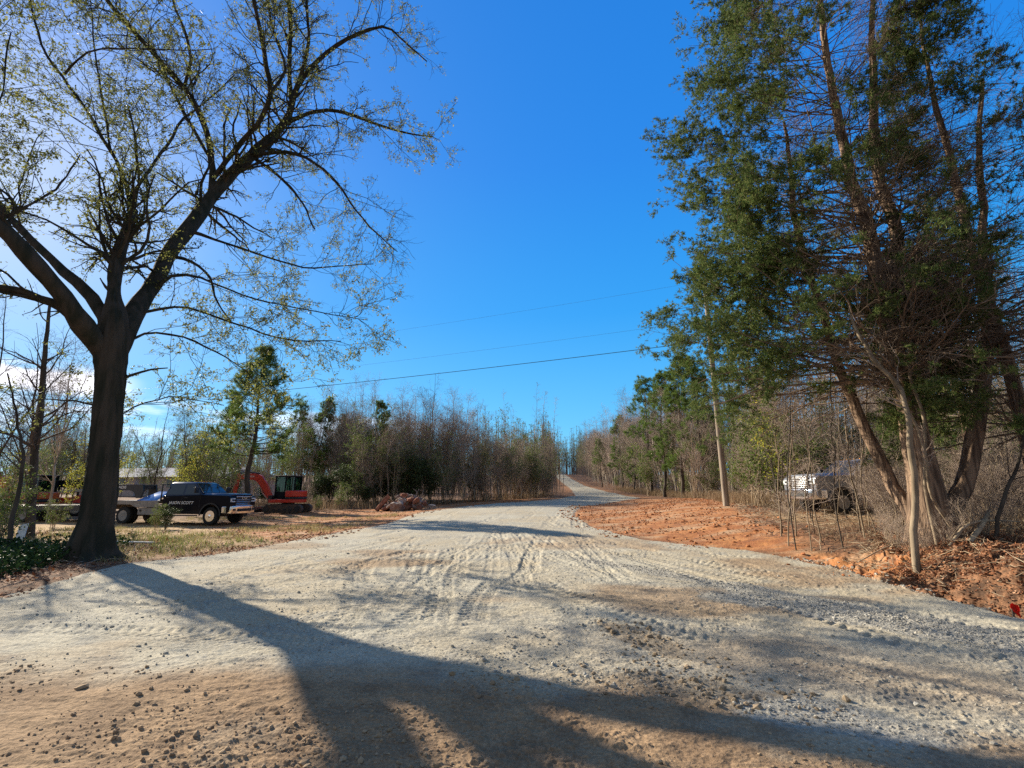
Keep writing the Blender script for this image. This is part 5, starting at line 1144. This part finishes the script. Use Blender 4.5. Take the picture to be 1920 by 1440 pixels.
# gooseneck trailer hitched over the flatbed
def trailer(loc, rz):
    t = empty('gooseneck_trailer', loc, rz, 'black gooseneck equipment trailer with arched neck coupled over the truck bed', 'trailer')
    # x forward; coupler at x=0, deck from -2.2 back
    for s in (-1, 1):
        pr = [(.15, 1.96), (-3.3, 1.98), (-3.3, 1.66), (-.6, 1.66), (-.32, 1.55), (-.16, 1.25), (.12, 1.25), (.22, 1.6)]
        MB().prism(pr, s * .42 - .05, s * .42 + .05).build('neck_beam', 'black_steel', t, .012)
        MB().prism([(-2.2, .62), (-3.3, .62), (-3.3, 1.7), (-2.75, 1.7)], s * .42 - .05, s * .42 + .05).build('neck_riser', 'black_steel', t, .012)
        MB().box(-9.4, -2.3, s * 1.05 - .05, s * 1.05 + .05, .62, .88).build('side_rail', 'black_steel', t, .01)
    for x in (.05, -.8, -1.7, -2.6, -3.2): MB().box(x - .04, x + .04, -.40, .40, 1.72, 1.9).build('cross_member', 'black_steel', t)
    MB().cyl((0, 0, 1.18), (0, 0, 1.9), .06).build('coupler', 'grey_steel', t)
    MB().box(-3.05, -2.5, -.38, .38, .95, 1.5).build('storage_box', 'black_plastic', t, .02)
    MB().box(-9.4, -2.3, -1.0, 1.0, .84, .90).build('deck', 'deck_wood', t)
    for x in (-6.0, -6.95):
        for s in (-1, 1): wheel(t, x, s * .9, .38, .24, s, 'grey_steel')
    for s in (-1, 1):
        MB().box(-7.5, -5.45, min(s * 1.1, s * 1.35) - .0, max(s * 1.1, s * 1.35), .80, .83).build('fender', 'black_steel', t, .01)
        rp = MB().box(-10.9, -9.4, s * .62 - .3, s * .62 + .3, .0, .08, Matrix.Rotation(R_(28), 3, 'Y'), (-9.4, 0, .04)); bmesh.ops.translate(rp.bm, verts=rp.bm.verts, vec=(0, 0, .84)); 
        rp.build('ramp', 'black_steel', t)
        MB().cyl((-2.75, s * .55, .1), (-2.75, s * .55, 1.5), .05).build('jack_leg', 'black_steel', t)
    text('GATORMADE', .19, 'white_mark', t, (-1.55, -.475, 1.81), (pi / 2, 0, 0), 'neck_lettering', 0, .003, sx_=1.3)
    return t
R8 = R_(-8); hx = tx - cos(R8) * 4.75; hy = ty - sin(R8) * 4.75
trailer((hx, hy, hz(hx, hy) + .02), R_(-6))
# sheet lying over the headboard end of the bed, sky reflection painted as blue
def slab_obj(name, pts_xyz, thick, m, label, cat, up=(0, 0, 1)):
    o_ = Vector(pts_xyz[0]); q = [Vector(p) - o_ for p in pts_xyz]; u = Vector(up) * thick
    b = MB().loft([[p for p in q], [p + u for p in q]]).build(name, m, None, .01); b.location = o_; tag(b, label, cat); return b
M['sky_tinted_sheet'] = mat('sky_tinted_sheet', (.10, .22, .50), .12, spec=1)
TM = Matrix.Translation((tx, ty, hz(tx, ty) + .02)) @ Matrix.Rotation(R8, 4, 'Z')
q = [TM @ Vector(p) for p in ((-4.35, -1.0, 1.15), (-3.15, -1.0, 1.15), (-3.1, -.25, 1.62), (-3.75, -.25, 1.62))]
slab_obj('sky_tinted_sheet', q, .03, 'sky_tinted_sheet', 'sheet painted with blue sky reflection, sloping on the flatbed behind the cab', 'sheet')

# mini excavators
def excavator(name, loc, rz, label, paint, logo=None, boom='raised'):
    t = empty(name, loc, rz, label, 'excavator')
    def loop(x0, x1, z0, z1, n=8):
        r = (z1 - z0) / 2; zc = (z0 + z1) / 2
        return [(x1 - r + r * cos(a), zc + r * sin(a)) for a in np.linspace(pi / 2, -pi / 2, n)] + [(x0 + r + r * cos(a), zc + r * sin(a)) for a in np.linspace(-pi / 2, -3 * pi / 2, n)]
    for s in (-1, 1):
        tr = MB().prism(loop(-1.35, 1.25, 0, .56), s * .78 - .2, s * .78 + .2).build('track', 'track_rubber', t, .02)
        m = MB()
        for i in range(22): m.box(-1.1 + i * .1, -1.1 + i * .1 + .045, s * .78 - .2, s * .78 + .2, .555, .585)
        m.build('track_lug', 'track_rubber', tr)
        m = MB()
        for x, r in ((-1.06, .2), (-.6, .11), (-.25, .11), (.1, .11), (.45, .11), (.97, .19)): m.cyl((x, s * .99 - .02, .28 if r > .15 else .17), (x, s * .99 + .02, .28 if r > .15 else .17), r, 16)
        m.build('roller', 'black_steel', tr, smooth=True)
    MB().box(-.7, .7, -.58, .58, .25, .52).cyl((0, 0, .5), (0, 0, .68), .42, 24).build('undercarriage', 'black_steel', t)
    bl = MB().prism([(1.72, .04), (1.80, .04), (1.74, .22), (1.80, .42), (1.72, .42), (1.66, .22)], -1.0, 1.0).box(1.1, 1.7, -.5, -.4, .16, .28).box(1.1, 1.7, .4, .5, .16, .28).build('dozer_blade', 'black_steel', t, .01)
    # upper body with rounded tail
    def house(z0, z1, k=1.0, xf=.95):
        pr = [(xf, -.88), (xf, .88), (-.55, .90)] + [(-.55 - 0.62 * k * sin(a), .90 * cos(a)) for a in np.linspace(.25, pi - .25, 10)] + [(-.55, -.90)]
        return pr
    MB().prism(house(.68, .95), .68, .90, 'z').build('base_frame', paint, t, .03)
    MB().prism([(x, y) for x, y in house(0, 0, 1.05, -.15)], .905, 1.06, 'z').build('counterweight', 'black_plastic', t, .04)
    MB().prism([(x, y) for x, y in house(0, 0, 1.0, -.12)], 1.065, 1.48, 'z').build('engine_cover', paint, t, .06, seg=3)
    # cab: posts, roof, glass panes each
    cx0, cx1, cy0, cy1 = -.42, .88, -.86, .16
    cb = MB()
    for x, y in ((cx0, cy0), (cx1, cy0), (cx0, cy1), (cx1, cy1), (.22, cy0), (.22, cy1)): cb.box(x - .045, x + .045, y - .04, y + .04, .91, 2.42)
    cb.box(cx0, cx1, cy0 - .035, cy0 + .035, .91, 1.34).box(cx0, cx1, cy1 - .035, cy1 + .035, .91, 1.40).box(cx1 - .04, cx1 + .04, cy0, cy1, .91, 1.15).box(cx0, cx1, cy0 - .03, cy0 + .03, 2.32, 2.42)
    cb.box(cx0 - .03, cx0 + .03, cy0, cy1, .91, 1.5)
    cab = cb.build('cab', 'black_paint', t, .012)
    MB().box(cx0 - .08, cx1 + .10, cy0 - .06, cy1 + .06, 2.42, 2.50).build('cab_roof', 'black_plastic', cab, .035)
    gl = bpy.data.materials.get('cab_glass') or None
    if gl is None:
        gl = bpy.data.materials.new('cab_glass'); gl.use_nodes = True; tt_ = gl.node_tree; gs = N(tt_, 'ShaderNodeBsdfGlossy'); gs.inputs[1].default_value = .03; gs.inputs[0].default_value = (.7, .85, .8, 1)
        tr_ = N(tt_, 'ShaderNodeBsdfTransparent'); tr_.inputs[0].default_value = (.42, .60, .56, 1); mx_ = N(tt_, 'ShaderNodeMixShader'); mx_.inputs[0].default_value = .10
        tt_.links.new(tr_.outputs[0], mx_.inputs[1]); tt_.links.new(gs.outputs[0], mx_.inputs[2]); tt_.links.new(mx_.outputs[0], tt_.nodes['Material Output'].inputs[0])
    for a in ((cx0 + .04, .18, cy0 - .008, cy0 + .008, 1.34, 2.34), (.26, cx1 - .04, cy0 - .008, cy0 + .008, 1.34, 2.34), (cx0 + .04, .18, cy1 - .008, cy1 + .008, 1.40, 2.4), (.26, cx1 - .04, cy1 - .008, cy1 + .008, 1.40, 2.4),
              (cx1 - .008, cx1 + .008, cy0 + .04, cy1 - .04, 1.15, 2.4), (cx0 - .008, cx0 + .008, cy0 + .04, cy1 - .04, 1.5, 2.4)): MB().box(*a).build('window', gl, cab)
    MB().box(-.2, .28, -.6, -.1, .92, 1.35).box(-.28, -.15, -.58, -.12, 1.3, 1.95).build('seat', 'black_plastic', cab, .03)
    # boom in the middle front, curved; arm hangs down; bucket curls in
    if boom == 'raised':
        cl = [(1.0, 1.0), (1.25, 1.35), (1.55, 1.85), (1.9, 2.28), (2.25, 2.42), (2.9, 2.42), (3.42, 2.36)]; wd = [.13, .19, .22, .25, .22, .17, .12]; arm_top = (3.42, 2.36); arm_end = (3.55, 1.02)
    else:
        cl = [(1.0, 1.0), (1.2, 1.5), (1.6, 2.0), (2.2, 2.35), (2.8, 2.2), (3.5, 1.6), (4.0, 1.2)]; wd = [.13, .2, .24, .27, .24, .18, .12]; arm_top = (4.0, 1.2); arm_end = (3.2, .5)
    up, dn = [], []
    for i, (x, z) in enumerate(cl):
        a = cl[max(i - 1, 0)]; b = cl[min(i + 1, len(cl) - 1)]; d = Vector((b[0] - a[0], b[1] - a[1])).normalized(); nx, nz_ = -d.y, d.x
        up.append((x + nx * wd[i], z + nz_ * wd[i])); dn.append((x - nx * wd[i], z - nz_ * wd[i]))
    by = .42
    bo = MB().prism(up + dn[::-1], by - .11, by + .11).build('boom', paint, t, .02)
    MB().box(.85, 1.12, by - .2, by + .2, .72, 1.15).build('swing_bracket', 'black_steel', t, .02)
    MB().cyl((1.15, by, .85), (1.62, by, 1.30), .055, 10).cyl((1.62, by, 1.30), (1.95, by, 2.0), .03, 10).build('boom_cylinder', 'grey_steel', bo)
    MB().cyl((1.95, by, 2.62), (2.75, by, 2.72), .055, 10).cyl((2.75, by, 2.72), (arm_top[0] + .12, by, arm_top[1] + .26), .03, 10).build('arm_cylinder', 'black_steel', bo)
    if logo: text(logo, .15, 'white_mark', bo, (2.62, by + .113, 2.42), (pi / 2, 0, pi), 'boom_lettering', 0, .003, sx_=1.3); text(logo, .15, 'white_mark', bo, (2.62, by - .113, 2.42), (pi / 2, 0, 0), 'boom_lettering', 0, .003, sx_=1.3)
    d = Vector((arm_end[0] - arm_top[0], 0, arm_end[1] - arm_top[1])).normalized(); p = Vector((-d.z, 0, d.x)); A = Vector((arm_top[0], 0, arm_top[1])); B = Vector((arm_end[0], 0, arm_end[1])); A2 = A - d * .28
    MB().prism([(v.x, v.z) for v in (A2 + p * .07, A + p * .17, B + p * .07, B - p * .07, A - p * .17, A2 - p * .07)], by - .08, by + .08).build('arm', paint, t, .015)
    pr = [(0, 0), (.1, -.16), (.04, -.42), (-.2, -.6), (-.52, -.56), (-.5, -.5), (-.22, -.12), (-.12, .06)]
    MB().prism([(B.x + a * 1.0, B.z + b) for a, b in pr], by - .3, by + .3).build('bucket', 'black_steel', t, .015)
    return t
ex, ey = gx(541, 34), 34.0
excavator('red_excavator', (ex, ey, hz(ex, ey) + .02), pi, 'small red excavator with black cab and arched boom behind the black truck', 'red_paint', 'KUBOTA')
ex2, ey2 = gx(62, 29.5), 29.5
excavator('orange_excavator', (ex2, ey2, hz(ex2, ey2) + .02), pi - .12, 'orange excavator with green tinted cab half hidden by saplings at the left edge', 'orange_paint', None, 'down')
# compact loader behind the trailer
def loader(loc, rz):
    t = empty('compact_loader', loc, rz, 'red and tan compact loader parked behind the trailer ramps left of the oak', 'loader')
    MB().prism([(-1.2, .45), (1.0, .45), (1.1, .7), (.95, 1.05), (.4, 1.12), (-.3, 1.15), (-1.15, 1.4), (-1.3, 1.1)], -.75, .75).build('body', 'red_paint', t, .04)
    cb = MB()
    for x in (-.55, .65):
        for y in (-.5, .5): cb.box(x - .05, x + .05, y - .05, y + .05, 1.1, 2.1)
    cb.box(-.65, .78, -.58, .58, 2.1, 2.2); cb.box(-.5, .6, -.53, -.5, 1.75, 2.1).box(-.5, .6, .5, .53, 1.75, 2.1); cb.build('cab', 'black_paint', t, .02)
    for s in (-1, 1):
        MB().prism([(-1.1, 1.5), (-1.1, 1.66), (.8, 1.52), (1.7, .6), (1.58, .5), (.7, 1.36)], s * .82 - .05, s * .82 + .05).build('lift_arm', 'tan_steel', t, .015)
        for x in (-.65, .6): wheel(t, x, s * .86, .4, .3, s, 'tan_steel')
    MB().prism([(1.55, .15), (2.3, .12), (2.3, .18), (1.75, .25), (1.65, .8), (1.55, .8)], -.9, .9).build('bucket', 'tan_steel', t, .01)
    return t
lx = gx(128, 31.5); loader((lx, 31.5, hz(lx, 31.5)), pi + .5)
# metal roofed building far behind the trailer
bx = gx(268, 62); bz = hz(bx, 62) - .0
b = empty('metal_building', (bx, 62, bz), R_(-14), 'long low building with pale metal roof seen through the trees behind the trailer', 'building')
MB().box(-11, 11, 0, 10, 0, 2.4).build('wall', 'wall_tan', b)
rf = MB().loft([[(-11.5, -.5, 2.4), (-11.5, 5, 3.8), (-11.5, 10.5, 2.4)], [(11.5, -.5, 2.4), (11.5, 5, 3.8), (11.5, 10.5, 2.4)]]).build('roof', 'roof_metal', b)
for x in (-8, -4, 4, 8): 
    w_ = MB().box(x - .6, x + .6, -.05, .03, 1.1, 2.2).build('window', 'glass', b)
MB().box(-1.6, 1.6, -.06, .03, .02, 2.2).build('door', 'roof_metal', b, .01)

# rubble pile
M['slab_pale'] = mat('slab_pale', (.48, .36, .30), .9, vary=.3, vscale=4)
RUBY = -1.2
rub = [(718,37.2,1.3,.30,.62,-.9,'slab','long reddish slab leaning at the left end of the rubble pile'),(732,36.8,1.15,.28,.55,-.55,'slab','second reddish slab propped beside the leftmost leaning slab'),(747,37.4,1.4,.26,.5,-.5,'slab','topmost pointed slab of the rubble pile'),
       (745,36.4,.9,.7,.6,.1,'slab_grey','large grey boulder at the middle front of the rubble pile'),(758,37.2,.95,.7,.7,.2,'slab','squat red block right of the pointed top slab')]
def boulder(px, Y, L, t_, w_, tilt, m, label, name='broken_slab', group=None, lift=.0):
    Y += RUBY; x = gx(px, Y); g_ = random.Random(int(px * 37 + Y * 11)); bm = bmesh.new(); bmesh.ops.create_cube(bm, size=1); bmesh.ops.subdivide_edges(bm, edges=bm.edges, cuts=2, use_grid_fill=True)
    for v in bm.verts:
        c = v.co; c.x *= 1 + g_.uniform(-.12, .12); k = 1 - .35 * (abs(c.x) * 2) ** 3 * .5 - .3 * max(0, abs(c.y) * 2 - .6) * (abs(c.z) * 2); v.co = Vector((c.x * L, c.y * w_ * k, c.z * t_ * k)) + Vector([g_.uniform(-.11, .11) * min(t_, .6) for _ in range(3)])
    me = bpy.data.meshes.new(name); bm.to_mesh(me); bm.free(); me.materials.append(M[m]); o = link(name, me)
    o.location = (x, Y, hz(x, Y) + lift + abs(sin(tilt)) * L * .42 + t_ * .36); o.rotation_euler = (g_.uniform(-.3, .3), tilt, g_.uniform(-.5, .5)); bv = o.modifiers.new('bevel', 'BEVEL'); bv.width = .03; tag(o, label, 'rock', group); return o
for px, Y, L, t_, w_, tl, m, lb in rub: boulder(px, Y, L, t_, w_, tl, m, lb, group=None)
random.seed(99)
for i in range(62):
    u = random.random(); px = 720 + 74 * u; Y = random.uniform(36.5, 38.2); hgt = 1.15 * (1 - abs(u - .55) * 1.6)
    sz = random.uniform(.16, .5); lf = max(0, random.uniform(-.2, 1) * hgt)
    m = random.choice(['slab', 'slab', 'slab_pale', 'slab_grey'])
    boulder(px, Y, sz * 1.3, sz * .7, sz, random.uniform(-.8, .8), m, {'slab': 'reddish lump of broken clay or concrete', 'slab_pale': 'pale lump of broken concrete', 'slab_grey': 'greyish lump of broken concrete'}[m] + ' heaped in the rubble pile', 'rubble_lump', {'slab': 'reddish lumps', 'slab_pale': 'pale lumps', 'slab_grey': 'greyish lumps'}[m] + ' in the rubble pile', lf)
boulder(811, 37.5, .5, .3, .4, .1, 'slab_pale', 'lone pale lump lying apart to the right of the rubble pile', 'rubble_lump')
for i in range(7):
    x = gx(random.uniform(728, 790), 36.2); Y = random.uniform(35.4, 36.8); z = hz(x, Y); a_ = random.uniform(0, 6.3)
    P, Rd = pline([(0, 0, .15, .06), (.5 * cos(a_), .2 * sin(a_), .5, .055), (.95 * cos(a_), .4 * sin(a_), .8 + random.uniform(0, .4), .04)], 7)
    V, F = tubes([(P[None], Rd[None], 7)]); o = link('log', np_mesh('log', V, [F], [M['tan_bark']])); o.location = (x, Y, z); tag(o, 'short broken log poking out of the rubble pile', 'log', 'broken logs in the rubble pile')
for i, (px, Y) in enumerate(((783, 37.6), (790, 37.8), (777, 38))):   # roots sticking out of the pile
    x = gx(px, Y); z = hz(x, Y)
    P, Rd = pline([(0, 0, .3, .03), (.15 * (i - 1), .0, .9, .028), (.1 + .2 * (i - 1), .05, 1.25 + .1 * i, .02), (.3 * (i - 1) - .1, .05, 1.45 - .15 * i, .012)], 9)
    V, F = tubes([(P[None], Rd[None], 6)]); o = link('root', np_mesh('root', V, [F], [M['twig']])); o.location = (x, Y, z); tag(o, ['curved pale root at the left of the root tangle on the rubble pile', 'upright pale root in the middle of the root tangle on the rubble', 'hooked pale root at the right end of the rubble pile'][i], 'root')

# utility pole and lines
pxx, pyy = 10.4, 24.0; pz = hz(pxx, pyy)
p = empty('utility_pole', (pxx, pyy, pz), 0, 'weathered wooden utility pole standing in orange clay on the right', 'utility pole')
MB().cyl((0, 0, -.3), (-.06, 0, 11.6), .155, 20, .105).build('post', 'pole_wood', p, smooth=True)
ARM_D = Vector((-.95, .3, 0)).normalized()
ax_ = Vector((ARM_D.y, -ARM_D.x, 0))
MB().box(-1.1, 1.1, -.05, .05, 10.7, 10.82, Matrix.Rotation(math.atan2(ax_.y, ax_.x), 3, 'Z')).build('crossarm', 'pole_wood', p, .01)
for k_, (off, z) in enumerate(((-.9, 10.82), (.9, 10.82), (0, 11.6))):
    q = ax_ * off; MB().cyl((q.x, q.y, z), (q.x, q.y, z + .16), .035, 10, .05).build('insulator', 'grey_steel', p)
MB().cyl((-.2, -.1, 8.6), (0, 0, 8.6), .03).build('bracket', 'grey_steel', p)
far = Vector((-40, 40, hz(-40, 40)))
p2 = empty('utility_pole', far, 0, 'distant utility pole hidden behind the oak crown', 'utility pole')
MB().cyl((0, 0, -.3), (0, 0, 11.0), .15, 14, .1).build('post', 'pole_wood', p2, smooth=True)
def wire(a, b, sag, r, m, label):
    P = []
    for i in range(41):
        t = i / 40; P.append(a.lerp(b, t) - Vector((0, 0, sag * 4 * t * (1 - t))))
    P = np.array(P); O = P[0].copy(); V, F = tubes([((P - O)[None], np.full((1, 41), r), 6)]); o = link('overhead_wire', np_mesh('overhead_wire', V, [F], [m])); o.location = O; tag(o, label, 'wire')
wm = mat('wire_teal', (.03, .09, .10), .5); wl_ = mat('wire_grey', (.09, .11, .13), .5)
wire(Vector((pxx - .2, pyy - .1, pz + 8.35)), far + Vector((0, 0, 7.9)), .35, .017, wm, 'lowest and thickest overhead wire crossing the sky left of the pole')
wire(Vector((pxx - .05, pyy, pz + 9.55)), far + Vector((0, 0, 9.0)), .35, .0045, wl_, 'thin overhead wire in the middle, just above the thick one')
wire(Vector((pxx - .06, pyy, pz + 11.75)), far + Vector((0, 0, 10.9)), .4, .004, wl_, 'topmost faint overhead wire, highest in the sky')

# small things
def rod(name, p0, p1, r, m, label, cat):
    p0, p1 = Vector(p0), Vector(p1); P = np.array([p0, p0.lerp(p1, .33), p0.lerp(p1, .66), p1]) - np.array(p0)
    V, F = tubes([(P[None], np.full((1, 4), r), 10)]); o = link(name, np_mesh(name, V, [F], [m])); o.location = p0; tag(o, label, cat)
for a, b, Y, Y2, lb in ((213, 302, 15.4, 15.2, 'long thin white pipe lying on the straw right of the oak trunk'), (92, 128, 14.0, 14.6, 'short white pipe end poking out left of the oak trunk'), (-30, 22, 13.2, 13.4, 'white pipe lying in the leaves at the left edge')):
    x0, x1 = gx(a, Y), gx(b, Y2); rod('white_pipe', (x0, Y, float(surf(x0, Y)) + .06), (x1, Y2, float(surf(x1, Y2)) + .06), .03, white, lb, 'pipe')
x = gx(52, 15.5); bb_ = MB().box(-.12, .12, -.012, .012, 0, .62).build('white_board', white, None, .004); bb_.location = (x, 15.5, hz(x, 15.5)); bb_.rotation_euler = (-.5, -.25, .2); tag(bb_, 'small white board leaning in the leaves left of the oak', 'board')
# marker flag in the right bank
M['flag_red'] = leafmat('flag_red', (.85, .03, .015), (.9, .05, .03), None, .35, .5)
fx, fy = 6.98, 7.0; fx = (1896 - 960) / 968 * fy; f = empty('marker_flag', (fx, fy, hz(fx, fy)), 0, 'bright red marker ribbon tied to a short stake beside the ditch', 'marker flag'); f.scale = (.62, .62, .75)
MB().box(-.02, .02, -.012, .012, -.05, .44).build('stake', 'deck_wood', f, .003)
def ribbon(pts, w):
    m = MB(); rings = []
    for (x, y, z), k in pts: rings.append([(x, y - .003, z - w * k), (x, y + .003, z - w * k), (x, y + .003, z + w * k), (x, y - .003, z + w * k)])
    return m.loft(rings)
ribbon([((-.05, -.02, .40), .6), ((.0, -.03, .41), 1), ((.04, -.02, .40), .7), ((.10, -.04, .37), 1.0), ((.15, -.01, .35), .5)], .055).build('ribbon', 'flag_red', f, smooth=True)
ribbon([((-.02, -.03, .38), .8), ((.03, -.06, .32), 1.1), ((.09, -.05, .26), .9), ((.13, -.02, .22), .5)], .05).build('ribbon', 'flag_red', f, smooth=True)
print('objects', len(bpy.data.objects))
